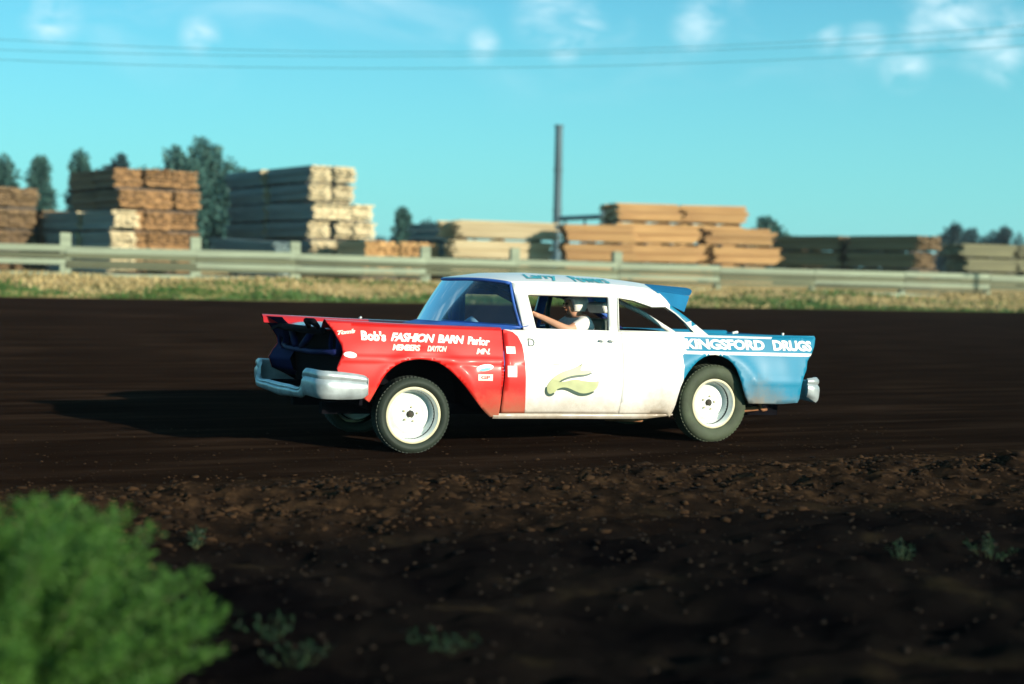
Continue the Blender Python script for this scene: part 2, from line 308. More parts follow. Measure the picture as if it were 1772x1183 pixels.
bn = t.nodes.new('ShaderNodeBump'); bn.inputs['Strength'].default_value = 0.6; bn.inputs['Distance'].default_value = 0.03
t.links.new(nz(14, (1, 1.4, 1), 8, 0.7), bn.inputs['Height']); t.links.new(bn.outputs[0], B.inputs['Normal'])
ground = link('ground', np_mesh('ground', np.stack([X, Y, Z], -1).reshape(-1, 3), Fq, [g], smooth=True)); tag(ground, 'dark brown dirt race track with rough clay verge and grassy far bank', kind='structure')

# ---------------------------------------------------------------- foliage helper
def leaves(P, Nn, size, aspect=2.2, droop=0.3, size_var=0.4):
    """one small folded leaf (2 tris as quad) at each point"""
    n = len(P); d = rng.normal(size=(n, 3)) * 0.8 + Nn; d[:, 2] -= droop * 0.3; d /= np.linalg.norm(d, axis=1)[:, None]
    a = rng.normal(size=(n, 3)); u = np.cross(d, a); u /= np.linalg.norm(u, axis=1)[:, None]
    s = size * (1 + size_var * rng.uniform(-1, 1, n))[:, None]
    tip = P + d * s; mid = P + d * s * 0.5
    V = np.stack([P, mid + u * s / aspect / 2, tip, mid - u * s / aspect / 2], 1).reshape(-1, 3)
    return V, np.arange(4 * n).reshape(-1, 4)
def leafmat(name, a, b, trans=0.35):
    m = mat(name, b, 0.6, 0.3, 1.3, col2=a, spec=0.3)
    t = m.node_tree; B = t.nodes['Principled BSDF']; o = [n for n in t.nodes if n.type == 'OUTPUT_MATERIAL'][0]
    tr = t.nodes.new('ShaderNodeBsdfTranslucent'); mx = t.nodes.new('ShaderNodeMixShader'); mx.inputs[0].default_value = trans
    t.links.new(B.inputs['Base Color'].links[0].from_socket, tr.inputs[0])
    t.links.new(B.outputs[0], mx.inputs[1]); t.links.new(tr.outputs[0], mx.inputs[2]); t.links.new(mx.outputs[0], o.inputs[0]); return m
LEAFT = leafmat('far_tree_leaves', (0.035, 0.10, 0.085), (0.08, 0.19, 0.155))
LEAFD = leafmat('dark_tree_leaves', (0.015, 0.045, 0.055), (0.035, 0.08, 0.08))
LEAFB = leafmat('bright_weed_leaves', (0.022, 0.070, 0.010), (0.085, 0.205, 0.030))
LEAFW = leafmat('small_weed_leaves', (0.008, 0.026, 0.010), (0.016, 0.055, 0.022))
BARK = mat('bark', (0.07, 0.055, 0.04), 0.9, 0.3, 3)
WEEDSTEM = mat('weed_stem', (0.09, 0.12, 0.04), 0.8, 0.2, 10)

# ================================================================ FAR BACKGROUND
def tree(px, ytop, w_px, Y, label, leafm=LEAFT, shape='round', n=3500, seed=0, group='trees behind the lumber yard'):
    r_ = random.Random(seed); base = at(px, 470, Y); base.z = 1.0
    H = at(px, ytop, Y).z - 1.0; W = w_px * Y / F_PX / 2
    o = empty('tree', base); tag(o, label, 'tree', group)
    m = MB(); m.tube([(0, 0, -0.2), (0.1, 0, H * .3), (0.0, .1, H * .62), (0.05, 0, H * .92)], [0.28, 0.2, 0.12, 0.03], 8)
    blobs = []
    k = 16
    for i in range(k):
        f = (i + 0.5) / k
        z = H * (0.22 + 0.73 * f)
        if shape == 'cone': rad = W * (1.0 - 0.62 * f)
        else: rad = W * math.sqrt(max(0.08, 1 - (2 * f - 0.85) ** 2)) * r_.uniform(0.7, 1.0)
        a = r_.uniform(0, 6.28); q = rad * (0.55 if shape == 'round' else 0.25)
        c_ = (q * math.cos(a), q * math.sin(a), z)
        m.tube([(0, 0, z * 0.8), (c_[0] * .6, c_[1] * .6, z * .93), c_], [0.07, 0.045, 0.02], 5)
        blobs.append((c_, rad * r_.uniform(0.42, 0.66) + 0.2, H * 0.085))
    m.build('trunk', BARK, o)
    P = []; Nn = []
    for (c_, r_b, hz) in blobs:
        nn = n // k; d = rng.normal(size=(nn, 3)); d /= np.linalg.norm(d, axis=1)[:, None]; rr = rng.uniform(0.35, 1.08, nn)[:, None] ** 0.6
        P.append(np.array(c_) + d * rr * np.array([r_b, r_b, hz + 0.3])); Nn.append(d)
    V, Fl = leaves(np.concatenate(P), np.concatenate(Nn), 0.42, 1.6)
    link('crown', np_mesh('crown', V, Fl, [leafm]), o)
for a in [(4, 280, 90, 118, 'dark green tree at the far left edge of the yard', LEAFT, 'round', 3000, 1),
          (70, 276, 82, 122, 'narrow pointed green tree second from the left edge', LEAFT, 'cone', 3000, 2),
          (140, 270, 72, 126, 'slim upright green tree above the brown lumber stack', LEAFT, 'cone', 3000, 3),
          (208, 277, 111, 120, 'low dark rounded tree above the brown stack roofline', LEAFD, 'round', 3000, 4),
          (300, 262, 170, 112, 'broad spreading blue green tree left of the tallest lumber stack', LEAFT, 'round', 4000, 5),
          (356, 250, 165, 114, 'tall leafy tree touching the tallest lumber stack', LEAFT, 'round', 4500, 6),
          (425, 300, 105, 112, 'pale shrubby tree half hidden behind the tallest stack', LEAFT, 'round', 2500, 7),
          (697, 366, 54, 130, 'small conical tree between the cream stacks', LEAFT, 'cone', 1800, 8),
          (745, 388, 135, 150, 'low dark bushy tree behind the pale stack', LEAFD, 'round', 1800, 9),
          (1325, 385, 105, 120, 'small green tree at the right end of the orange stack', LEAFT, 'round', 2200, 10),
          (1647, 392, 60, 160, 'dark rounded tree right of the olive stack', LEAFD, 'round', 2200, 11),
          (1680, 402, 90, 165, 'low dark tree second from the right edge', LEAFD, 'round', 2200, 12),
          (1737, 397, 105, 165, 'dark blue green tree at the far right edge', LEAFD, 'round', 2200, 13)]:
    tree(a[0], a[1], a[2], a[3], a[4], a[5], a[6], a[7], a[8])
# distant wood on the horizon, one mass
P = []
for i in range(9000):
    X_ = rng.uniform(-150, 170); h = 2.6 + 2.2 * mnoise.noise(Vector((X_ * 0.06, 2.2, 0))) + 1.2 * mnoise.noise(Vector((X_ * 0.3, 7, 0)))
    P.append((X_, 300 + rng.uniform(-6, 6), 1.0 + rng.uniform(0, 1) ** 0.7 * max(1.0, h) * 1.8))
P = np.array(P); V, Fl = leaves(P, np.zeros_like(P) + [0, -1, 0.3], 2.2, 1.3)
tag(link('distant_wood', np_mesh('distant_wood', V, Fl, [LEAFD])), 'dark line of distant woodland along the horizon', 'wood', kind='stuff')

# smokestack and the conveyor beam
sk = at(964, 400, 100); H = at(965, 217, 100).z
o = empty('smokestack', (sk.x, sk.y, 1.0)); tag(o, 'tall thin steel smokestack rising behind the pale lumber stack', 'chimney')
m = MB(); m.tube([(0, 0, -.2), (0, 0, (H - 1) * .5), (0, 0, H - 1)], [0.34, 0.29, 0.27], 16)
STEEL = mat('blue_grey_steel', (0.055, 0.11, 0.13), 0.6, 0.3, 0.6, stretch=(1, 1, 0.3)); m.build('pipe', STEEL, o, auto=40)
for z_ in (H - 1.1, H - 4.2, H - 7.0):
    m = MB(); m.tube([(0, 0, z_), (0, 0, z_ + 0.14)], 0.33, 16); m.build('band', STEEL, o)
a = at(968, 378, 96); b = at(1058, 374, 92)
o = empty('conveyor', (a.x, a.y, 1.0)); tag(o, 'dark raised conveyor beam running from the smokestack to the orange stack', 'conveyor')
m = MB(); dv = b - a; m.tube([(0, 0, a.z - 1), (dv.x, dv.y, b.z - 1)], 0.16, 4); m.build('beam', STEEL, o)
for f in (0.12, 0.5, 0.88):
    m = MB(); m.tube([(dv.x * f, dv.y * f, -.2), (dv.x * f, dv.y * f, a.z - 1.15)], 0.09, 6); m.build('leg', STEEL, o)
m = MB(); m.box((dv.x * 0.93, dv.y * 0.93, b.z - 1.1), (0.9, 0.9, 0.9)); m.box((dv.x * 0.93, dv.y * 0.93, b.z - 0.55), (1.1, 1.1, 0.08)); m.build('motor_house', STEEL, o)

# ---------------------------------------------------------------- lumber stacks
def wood(name, col, dark):
    return mat(name, col, 0.8, 0.2, 1.1, col2=dark, stretch=(0.25, 3, 6), objrand=0.16, bump=0.2, bscale=6)
W_OR = wood('orange_lumber', (0.56, 0.34, 0.13), (0.28, 0.14, 0.05)); W_CR = wood('cream_lumber', (0.66, 0.56, 0.34), (0.42, 0.32, 0.17))
W_GR = wood('grey_weathered_shaded_lumber', (0.22, 0.31, 0.29), (0.08, 0.12, 0.13)); W_BR = wood('brown_lumber', (0.22, 0.14, 0.06), (0.08, 0.05, 0.025))  # grey: weathering plus the blue shade of the left-facing sides, put into the colour
W_OL = wood('olive_weathered_lumber', (0.24, 0.23, 0.12), (0.11, 0.11, 0.06)); W_SN = wood('sawn_brown_ends', (0.46, 0.25, 0.09), (0.10, 0.055, 0.025))
W_DK = mat('dark_timber_bearer', (0.05, 0.045, 0.04), 0.9, 0.3, 2)
def bundle_mesh(L_, W_, H_, mats, seed, loose=0.07, ragged=0.2):
    random.seed(seed); m = MB(); nl = max(3, int(H_ / 0.085)); lh = H_ / nl; nb = max(3, int(W_ / 0.24)); bw = W_ / nb
    for i in range(nl):
        ox = random.uniform(-ragged, ragged); oy = random.uniform(-loose, loose)
        for j in range(nb):
            e0 = random.uniform(0, ragged); e1 = random.uniform(0, ragged)
            m.box((ox + (e0 - e1) / 2, oy - W_ / 2 + bw * (j + .5), lh * (i + .5)), (L_ - e0 - e1, bw * 0.93, lh * 0.80), 0, jit=0.006)
            m.m[-1] = m.m[-2] = 1
    return m.mesh('bundle', mats)
BC = {}
def stack(px0, px1, Y, yaw_deg, label, mats, tiers, depth=1, Lb=5.0, Wb=1.25, Hb=0.82, seed=1, ybase=None, zbase=1.0, jitter=0.12, tilt=0):
    """tiers: list of (first column, number of columns) from the ground up; columns run across the stack"""
    rr = random.Random(seed); cx_ = (px0 + px1) / 2; p = at(cx_, 450, Y)
    o = empty('lumber_stack', (p.x, p.y, zbase), math.radians(yaw_deg)); tag(o, label, 'lumber stack', 'lumber stacks behind the fence')
    for k, (c0, nc) in enumerate(tiers):
        for c_ in range(c0, c0 + nc):
            for d_ in range(depth):
                key = (Lb, Wb, Hb, mats[0].name, rr.randrange(4))
                if key not in BC: BC[key] = bundle_mesh(Lb, Wb * 0.94, Hb, mats, 11 + key[4] + 17 * len(BC))
                b_ = link('bundle', BC[key], o)
                b_.location = ((d_ - (depth - 1) / 2) * (Lb + 0.25) + rr.uniform(-jitter, jitter) * 2, c_ * Wb + rr.uniform(-jitter, jitter) * .5, 0.15 + k * (Hb + 0.13))
                b_.rotation_euler = (0, math.radians(tilt + rr.uniform(-.5, .5)), math.radians(rr.uniform(-3, 3)))
        for d_ in range(depth):
            for q in (-.36, 0, .36):
                kb = ('bearer', nc * Wb)
                if kb not in BC:
                    mb = MB(); mb.box((0, 0, 0), (0.14, nc * Wb, 0.12)); BC[kb] = mb.mesh('bearer', W_DK)
                link('bearer', BC[kb], o).location = ((d_ - (depth - 1) / 2) * (Lb + .25) + q * Lb, (c0 + (nc - 1) / 2) * Wb, 0.065 + k * (Hb + 0.13))
    return o
stack(-60, 40, 72, -50, 'dark brown lumber stack cut off by the left edge of the photo', [W_BR, W_BR], [(-1, 3), (-1, 3), (-1, 3), (-1, 2)], 2, 4.2, 1.4, 0.9, 21)
stack(98, 362, 76, -53, 'tall brown lumber stack with bright orange sawn ends, second from the left', [W_BR, W_SN], [(-1, 3), (-1, 3), (-1, 3), (-1, 3), (-1, 3)], 2, 3.5, 1.5, 0.95, 22)
stack(46, 262, 66.5, -49, 'low blue grey lumber pile with pale boards on top, in front of the brown stack', [W_GR, W_CR], [(0, 1), (0, 1), (0, 1)], 2, 3.7, 1.25, 0.85, 23)
stack(368, 662, 77, -53, 'tallest lumber stack, grey green sides and cream ends', [W_GR, W_CR], [(-1, 3), (-1, 3), (-1, 3), (-1, 3), (-1, 2), (-1, 2)], 2, 4.9, 1.3, 0.82, 24)
stack(350, 520, 68, -40, 'low tilted blue grey board pile at the foot of the tallest stack', [W_GR, W_GR], [(0, 1), (0, 1)], 1, 5.2, 1.3, 0.75, 25, tilt=2)
stack(570, 735, 71, -55, 'short cream lumber pile right of the tallest stack', [W_CR, W_OR], [(-1, 4), (-1, 4)], 1, 3.0, 1.1, 0.8, 26)
stack(768, 962, 71, 15, 'pale cream lumber stack below the smokestack', [W_CR, W_CR], [(0, 2), (0, 2), (0, 2)], 1, 5.3, 1.3, 0.86, 27)
stack(705, 805, 76, -35, 'dark shaded board pile left of the pale cream stack', [W_GR, W_GR], [(0, 1), (0, 1), (0, 1)], 1, 3.4, 1.2, 0.85, 28)
stack(1042, 1296, 77, 14, 'high orange lumber stack at the end of the conveyor', [W_OR, W_CR], [(0, 2), (0, 2), (0, 2), (0, 2)], 2, 3.8, 1.3, 0.93, 29)
stack(955, 1352, 71, 14, 'long low orange lumber stack in front of the high orange one', [W_OR, W_BR], [(0, 1), (0, 1), (0, 1)], 3, 3.75, 1.3, 0.82, 30, jitter=0.2)
stack(1372, 1610, 80, -42, 'olive brown lumber stack with a blue shaded side, right of the orange ones', [W_OL, W_BR], [(-1, 2), (-1, 2), (-1, 2)], 2, 4.3, 1.3, 0.80, 31)
stack(1330, 1420, 84, 12, 'small brown pile between the orange and olive lumber stacks', [W_BR, W_OL], [(0, 1), (0, 1), (0, 1)], 1, 3.0, 1.3, 0.75, 32)
stack(1650, 1860, 84, 12, 'faded olive lumber stack cut off by the right edge of the photo', [W_OL, W_OL], [(0, 2), (0, 2), (0, 2)], 2, 3.6, 1.3, 0.72, 33)

# ---------------------------------------------------------------- fence along the far side of the track
FP = mat('weathered_pale_fence', (0.21, 0.25, 0.17), 0.8, 0.25, 2.0, stretch=(0.3, 3, 3), objrand=0.12, bump=0.3, bscale=9)
FD = mat('weathered_dull_fence', (0.09, 0.10, 0.055), 0.85, 0.3, 2.0, stretch=(0.3, 3, 3), objrand=0.2, bump=0.3, bscale=9)
fence = empty('plank_fence', (*xy(22, T_FENCE), 0), TH); tag(fence, 'long pale green plank fence with square posts beyond the far edge of the track', 'fence')
def s_of(px):
    d = ray(px, 470); # intersection with the line t = T_FENCE
    k = T_FENCE / (-d.x * SA + d.y * CA); return d.x * k * CA + d.y * k * SA
ps = [s_of(p) for p in (113, 338, 510, 735, 890, 1067)]
ps = [ps[0] - 4.9 * k for k in range(6, 0, -1)] + ps + [ps[-1] + 4.8 * k for k in range(1, 20)]
def fz(s): return float(z_fence(np.array(s))) + 0.22 - (0.0)
for i, s_ in enumerate(ps):
    zt = fz(s_) + 0.74; tall = s_ <= s_of(1075); hgt = (0.50 if tall else 0.02) + random.uniform(-.05, .05)
    m = MB(); m.box((s_ - 22, 0.0, (zt + hgt + fz(s_) - 0.6) / 2), (0.38 if tall else .24, 0.28, zt + hgt - fz(s_) + 0.6), jit=0.01); m.build('post', FP, fence)
    if i < len(ps) - 1:
        s1 = ps[i + 1]; mid = (s_ + s1) / 2; Ls = s1 - s_ - 0.02; sl = math.atan2(fz(s1) - fz(s_), s1 - s_)
        for z0, h_, ms, yy in ((0.58, 0.23, FP, -.165), (0.36, 0.19, FD, -.16), (0.15, 0.18, FP if i % 3 else FD, -.16), (0.01, 0.11, FD, -.16), (-0.32, 0.16, FP, -.165)):
            if z0 == 0.01 and random.random() < .35: continue
            m = MB(); m.box((0, 0, 0), (Ls, 0.05, h_), jit=0.012)
            b_ = m.build('plank', ms, fence); b_.location = (mid - 22, yy - .01 + random.uniform(-.01, .01), fz(mid) + z0 + h_ / 2 + random.uniform(-.025, .025))
            b_.rotation_euler = (0, -sl + random.uniform(-.005, .005), 0)

# grass tufts on the bank
n = 26000; s_ = rng.uniform(-14, 62, n); t_ = T_EDGE + 0.7 + rng.uniform(0, 1, n) ** 1.2 * 6.6
z_ = height(s_, t_); X_, Y_ = xy(s_, t_); hh = rng.uniform(0.06, 0.20, n) * (0.6 + 0.8 * vnoise(s_ * .5, t_ * .8, 21)); wd = rng.uniform(.03, .08, n)
dx, dy = rng.normal(size=n) * .09, rng.normal(size=n) * .09; ang = rng.uniform(0, 3.14, n)
Pb = np.stack([X_, Y_, z_ - .02], -1); uu = np.stack([np.cos(ang) * wd, np.sin(ang) * wd, 0 * ang], -1)
V = np.stack([Pb - uu, Pb + uu, Pb + np.stack([dx, dy, hh], -1)], 1).reshape(-1, 3)
dry = (vnoise(s_ * .22, t_ * .7, 31) + (t_ - T_EDGE - 2.2) * 0.16 + rng.uniform(-.15, .15, n)) > 0.62
GRG = leafmat('green_bank_grass', (0.04, 0.10, 0.02), (0.09, 0.17, 0.04), 0.2); GRD = leafmat('dry_bank_grass', (0.32, 0.25, 0.10), (0.55, 0.42, 0.20), 0.2)
tag(link('bank_grass', np_mesh('bank_grass', V, np.arange(3 * n).reshape(-1, 3), [GRG, GRD], dry.astype(int))), 'strip of green and dry tan grass along the far bank below the fence', kind='stuff')

# ---------------------------------------------------------------- overhead wires and the poles that carry them
WIRE = mat('dark_wire', (0.08, 0.22, 0.27), 0.7, 0.2, 3)
poles = []
for xp in (-52, 46):
    o = empty('utility_pole', (xp, 44, 0.3)); tag(o, 'wooden utility pole carrying the wires off the ' + ('left' if xp < 0 else 'right') + ' side of the photo', 'utility pole')
    m = MB(); m.tube([(0, 0, -.8), (0, 0, 13.0)], [0.17, 0.11], 10); m.build('shaft', BARK, o)
    m = MB(); m.box((0, 0, 11.6), (0.12, 2.6, 0.14)); m.box((0, 0, 10.4), (0.12, 1.6, 0.14)); m.build('crossarm', BARK, o)
for (pts, yy, lab) in (([(0, 68), (700, 90), (1772, 44)], 44.9, 'highest of the three sagging overhead wires'), ([(0, 86), (700, 97), (1772, 60)], 44.0, 'middle one of the three sagging overhead wires'), ([(0, 103), (640, 118), (1772, 79)], 43.2, 'lowest of the three sagging overhead wires')):
    q = [at(a, b, yy) for a, b in pts]; co = np.polyfit([v.x for v in q], [v.z for v in q], 2)
    m = MB(); m.tube([(x_, yy, float(np.polyval(co, x_))) for x_ in np.linspace(-52, 46, 40)], 0.010, 5)
    tag(m.build('overhead_wire', WIRE), lab, 'wire', 'overhead wires')

# ================================================================ THE CAR
CX, CY, YAW, BP, BR = -1.16255, 12.63992, 0.416871, 0.0274884, 0.0110135
car = empty('stock_car', (CX, CY, 0), math.pi + YAW)
tag(car, 'red, white and blue fifties stock car racing on the dirt track with open front end', 'race car')
piv = Vector((-1.5, 0, 0.35))
BODY = Matrix.Translation(piv) @ Matrix.Rotation(-BP, 4, 'Y') @ Matrix.Rotation(BR, 4, 'X') @ Matrix.Translation(-piv)
def body(o, label=None):
    o.parent = car; o.matrix_basis = BODY
    if label: o['label'] = label
    return o
SZ = [.2, .35, .6, .8, .9, 1.0, 1.45]; SY = [.90, .94, .96, .93, .90, .86, .70]
def side(x, z):
    zz = [z - .06, z, z + .06]; y = sum(float(np.interp(q, SZ, SY)) for q in zz) / 3
    y += 0.014 * math.exp(-((z - 0.742) / 0.014) ** 2) * (1 if x > -0.93 else 0.0) + 0.010 * math.exp(-((z - 0.60) / 0.02) ** 2) * (1 if x < -3.3 else 0)
    y -= 0.03 * max(0, (x - 0.45) / 0.4) ** 2 + 0.05 * max(0, (-3.5 - x) / 0.6) ** 2
    # wheel arch flare and old dents
    for (ax, az, rr_) in ((-.06, .33, .47), (-2.9, .36, .50)):
        d = math.hypot(x - ax, z - az); y += 0.014 * math.exp(-((d - rr_) / 0.05) ** 2)
    y += 0.011 * mnoise.noise(Vector((x * 2.3, z * 3.1, 1.7))) + .005 * mnoise.noise(Vector((x * 6.1, z * 5.3, 4.7)))
    return y
def inpoly(x, z, P):
    c_ = False; j = len(P) - 1
    for i in range(len(P)):
        if (P[i][1] > z) != (P[j][1] > z) and x < (P[j][0] - P[i][0]) * (z - P[i][1]) / (P[j][1] - P[i][1]) + P[i][0]: c_ = not c_
        j = i
    return c_
def densify(P, d, closed=True):
    o = []; n = len(P)
    for i in range(n if closed else n - 1):
        a, b = P[i], P[(i + 1) % n]; k = max(1, int(math.hypot(b[0] - a[0], b[1] - a[1]) / d))
        o += [(a[0] + (b[0] - a[0]) * q / k, a[1] + (b[1] - a[1]) * q / k) for q in range(k)]
    if not closed: o.append(P[-1])
    return o
def smooth_poly(P, it=1):
    for _ in range(it):
        Q = [P[0]]
        for i in range(len(P) - 1):
            a, b = P[i], P[i + 1]; Q += [(a[0] * .75 + b[0] * .25, a[1] * .75 + b[1] * .25), (a[0] * .25 + b[0] * .75, a[1] * .25 + b[1] * .75)]
        P = Q + [P[-1]]
    return P
def panel(name, outline, mats, sgn, yfun=side, holes=(), lines=(), mfun=None, step=0.045, thick=0.014, inner=None, label=None, flat=False):
    pts = []; edges = []
    def addloop(P, closed=True):
        Q = densify(P, step, closed); b = len(pts); pts.extend(Q); n = len(Q)
        edges.extend([(b + i, b + (i + 1) % n) for i in range(n if closed else n - 1)])
    addloop(outline)
    for h in holes: addloop(h)
    for l_ in lines: addloop(l_, False)
    xs = [p[0] for p in outline]; zs = [p[1] for p in outline]
    gx = np.arange(min(xs) + step / 2, max(xs), step); gz = np.arange(min(zs) + step / 2, max(zs), step)
    bd = np.array(pts)
    for a in gx:
        for b in gz:
            if inpoly(a, b, outline) and not any(inpoly(a, b, h) for h in holes) and np.min((bd[:, 0] - a) ** 2 + (bd[:, 1] - b) ** 2) > (step * .45) ** 2: pts.append((a, b))
    r = geometry.delaunay_2d_cdt([Vector(p) for p in pts], edges, [], 0, 1e-5)
    V = [(p.x + (bent(p.x, sgn) if name == 'front_fender' else 0), sgn * yfun(p.x, p.y), p.y) for p in r[0]]; Fc = []; mi = []
    for f in r[2]:
        cx_ = sum(r[0][i].x for i in f) / 3; cz_ = sum(r[0][i].y for i in f) / 3
        if not inpoly(cx_, cz_, outline) or any(inpoly(cx_, cz_, h) for h in holes): continue
        a, b, c_ = [r[0][i] for i in f]
        ccw = (b.x - a.x) * (c_.y - a.y) - (b.y - a.y) * (c_.x - a.x) > 0
        f = list(f) if ccw == (sgn < 0) else list(reversed(f))
        Fc.append(f); mi.append(mfun(cx_, cz_) if mfun else 0)
    m = MB(); m.v = V; m.f = Fc; m.m = mi
    o = m.build(name, list(mats) + [inner or BLACK], None, smooth=True); body(o, label)
    if thick:
        s = o.modifiers.new('thickness', 'SOLIDIFY'); s.thickness = thick; s.offset = -1; s.material_offset = 10
    return o
def bent(x, sg):
    q = min(1, max(0, (x - .30) / .5)); return (.115 if sg < 0 else -.025) * q * q
ZT = lambda x: float(np.interp(x, [-4.1, -3.2, -2.0, -1.0, -0.3, 0.2, 0.82], [1.022, 1.018, 1.018, 1.015, 1.02, 1.025, 1.04]))
front = [(.81, 1.04), (.745, .961), (.682, .850), (.672, .79), (.70, .73), (.728, .66), (.70, .56), (.60, .50), (.47, .412)]
farch = smooth_poly([(.432, .385), (.369, .5), (.315, .606), (.233, .684), (.131, .733), (.028, .754), (-.101, .747), (-.204, .71), (-.282, .658), (-.389, .557), (-.505, .419), (-.612, .31), (-.672, .262)])
fender = front + farch + [(-.748, .262), (-.766, .6), (-.778, ZT(-.778))] + [(x, ZT(x)) for x in (-.5, -.2, 0, .2, .4, .6)]
door = [(-.762, .298), (-.780, .6), (-.790, ZT(-.79)), (-1.94, ZT(-1.94)), (-1.935, .6), (-1.91, .298)]
door = list(reversed(door))
redline = [(-.80, ZT(-.8)), (-.88, .998), (-.925, .96), (-.955, .89), (-.972, .75), (-.985, .5), (-.992, .298)]
rarch = smooth_poly([(-2.445, .262), (-2.49, .36), (-2.504, .433), (-2.538, .582), (-2.632, .714), (-2.741, .805), (-2.871, .849), (-3.01, .821), (-3.112, .748), (-3.169, .627), (-3.217, .492), (-3.278, .395)])
rear = [(-3.625, .392), (-3.833, .405), (-3.85, .443), (-3.866, .608), (-3.924, .718), (-3.942, .8), (-4.01, .872), (-4.055, .938), (-4.09, ZT(-4.09))]
quarter = [(-1.91, .298), (-1.935, .6), (-1.94, ZT(-1.94))]; quarter = list(reversed(quarter)) + [(-2.41, .298)] + rarch + rear + [(-3.9, 1.02), (-3.2, ZT(-3.2)), (-2.6, ZT(-2.6))]
def qm(x, z):
    if x > -2.555: return 0
    if z < .843: return 1
    if z < .872: return 0
    if z > 1.0 and x > -3.55: return 0
    if x > -2.60: return 0
    return 1
for sg, lab in ((1, 'near side'), (-1, 'far side')):
    panel('front_fender', fender, [RED], sg, step=.026, inner=BLACK, label='red front fender with white lettering' if sg > 0 else None)
    panel('door', door, [WHITE, RED], sg, lines=[redline], mfun=lambda x, z: 1 if x > float(np.interp(z, [p[1] for p in reversed(redline)], [p[0] for p in reversed(redline)])) else 0, inner=INBLUE)
    panel('quarter_panel', quarter, [WHITE, BLUE], sg, step=.032, lines=[[(-2.555, .995), (-2.555, .60), (-2.548, .58)], [(-2.57, .843), (-2.76, .843)], [(-3.01, .843), (-3.96, .843)], [(-2.61, .872), (-4.0, .872)], [(-2.6, 1.0), (-3.55, 1.0)], [(-2.60, .875), (-2.60, .998)]], mfun=qm, inner=MUDM)
    # rocker sill
    m = MB(); m.grid(lambda u, v: (-.70 - 1.78 * u, sg * (side(-.70 - 1.78 * u, .25 + .045 * v) - .012 + .014 * math.sin(v * 3.14)), .248 + .047 * v + (0.03 * max(0, u - .85) / .15) * (1 - v)), 40, 4)
    body(m.build('rocker_sill', WHITE, None, True))
# lettering and marks laid onto the side
def flat_text(s, h, bold=0.0, shear=0.0, space=1.0):
    cu = bpy.data.curves.new('lettering', 'FONT'); cu.body = s; cu.size = 1; cu.offset = bold; cu.shear = shear; cu.space_character = space; cu.resolution_u = 3
    o = bpy.data.objects.new('lettering', cu); COL.objects.link(o); bpy.context.view_layer.update()
    me = bpy.data.meshes.new_from_object(o.evaluated_get(bpy.context.evaluated_depsgraph_get())); bpy.data.objects.remove(o)
    v = np.array([p.co[:] for p in me.vertices]); fs = [tuple(p.vertices) for p in me.polygons]; bpy.data.meshes.remove(me)
    v[:, 0] -= v[:, 0].min(); y0, y1 = v[:, 1].min(), v[:, 1].max(); return v[:, :2], fs
def lay(name, v2, fs, x0, x1, zl0, zl1, hgt, material, lift=0.0035, sgn=1, yfun=side, label=None, mirrored=False):
    """v2: flat shape; spread from x0 (left as read) to x1, baseline rising from zl0 to zl1, height hgt"""
    u = (v2[:, 0] - v2[:, 0].min()) / (np.ptp(v2[:, 0]) or 1); vv = (v2[:, 1] - v2[:, 1].min()) / (np.ptp(v2[:, 1]) or 1)
    m = MB(); V = []
    for a, b in zip(u, vv):
        x = x0 + (x1 - x0) * a; z = zl0 + (zl1 - zl0) * a + hgt * b; V.append((x, sgn * (yfun(x, z) + lift), z))
    m.add(V, fs); return body(m.build(name, material, None), label)
v, f = flat_text('KINGSFORD', 1, 0.045, 0, 0.96); lay('lettering', v, f, -2.60, -3.46, .888, .893, .094, LETTER, label='white letters KINGSFORD on the rear quarter')
v, f = flat_text('DRUGS', 1, 0.045, 0, 0.96); lay('lettering', v, f, -3.555, -4.015, .893, .893, .098, LETTER, label='white letters DRUGS on the tail')
v, f = flat_text('KINGSFORD DRUGS', 1, 0.028, 0, 0.92); lay('lettering', v, f, -4.0, -2.6, .89, .89, .095, LETTER, sgn=-1)
v, f = flat_text('Bob\'s', 1, 0.05); lay('lettering', v, f, .500, .285, .895, .888, .082, LETTER)
v, f = flat_text('FASHION', 1, 0.045, 0.35, 0.88); lay('lettering', v, f, .245, -.155, .893, .888, .072, LETTER)
v, f = flat_text('BARN', 1, 0.045, 0.25, 0.88); lay('lettering', v, f, -.175, -.42, .889, .884, .070, LETTER)
v, f = flat_text('Parlor', 1, 0.04, 0.2, 0.9); lay('lettering', v, f, -.445, -.655, .882, .872, .068, LETTER)
v, f = flat_text('Tom\'s', 1, 0.05, 0.3, .85); lay('lettering', v, f, .70, .545, .932, .952, .036, LETTERP)
v, f = flat_text('MEMBERS', 1, 0.045, 0.3, 0.85); lay('lettering', v, f, .235, -.015, .818, .816, .052, LETTERP)
v, f = flat_text('DAYTON', 1, 0.045, 0.5, 0.85); lay('lettering', v, f, -.07, -.255, .816, .814, .048, LETTERP)
v, f = flat_text('MN.', 1, 0.04, 0.3, 0.85); lay('lettering', v, f, -.52, -.65, .80, .80, .05, LETTERP)
v, f = flat_text('D', 1, 0.0); lay('lettering', v, f, -1.012, -1.075, .878, .878, .068, INK, label='thin dark green letter D')
def blob(kind, n=20, rr=.25):
    if kind == 'oval': P = [(math.cos(a), math.sin(a)) for a in np.linspace(0, 2 * math.pi, n, endpoint=False)]
    else: P = [(-1, -1), (1, -1), (1, 1), (-1, 1)]; P = densify(P, .5)
    P = np.array([(0, 0)] + list(P), float); k = len(P) - 1
    return P, [(0, 1 + i, 1 + (i + 1) % k) for i in range(k)]
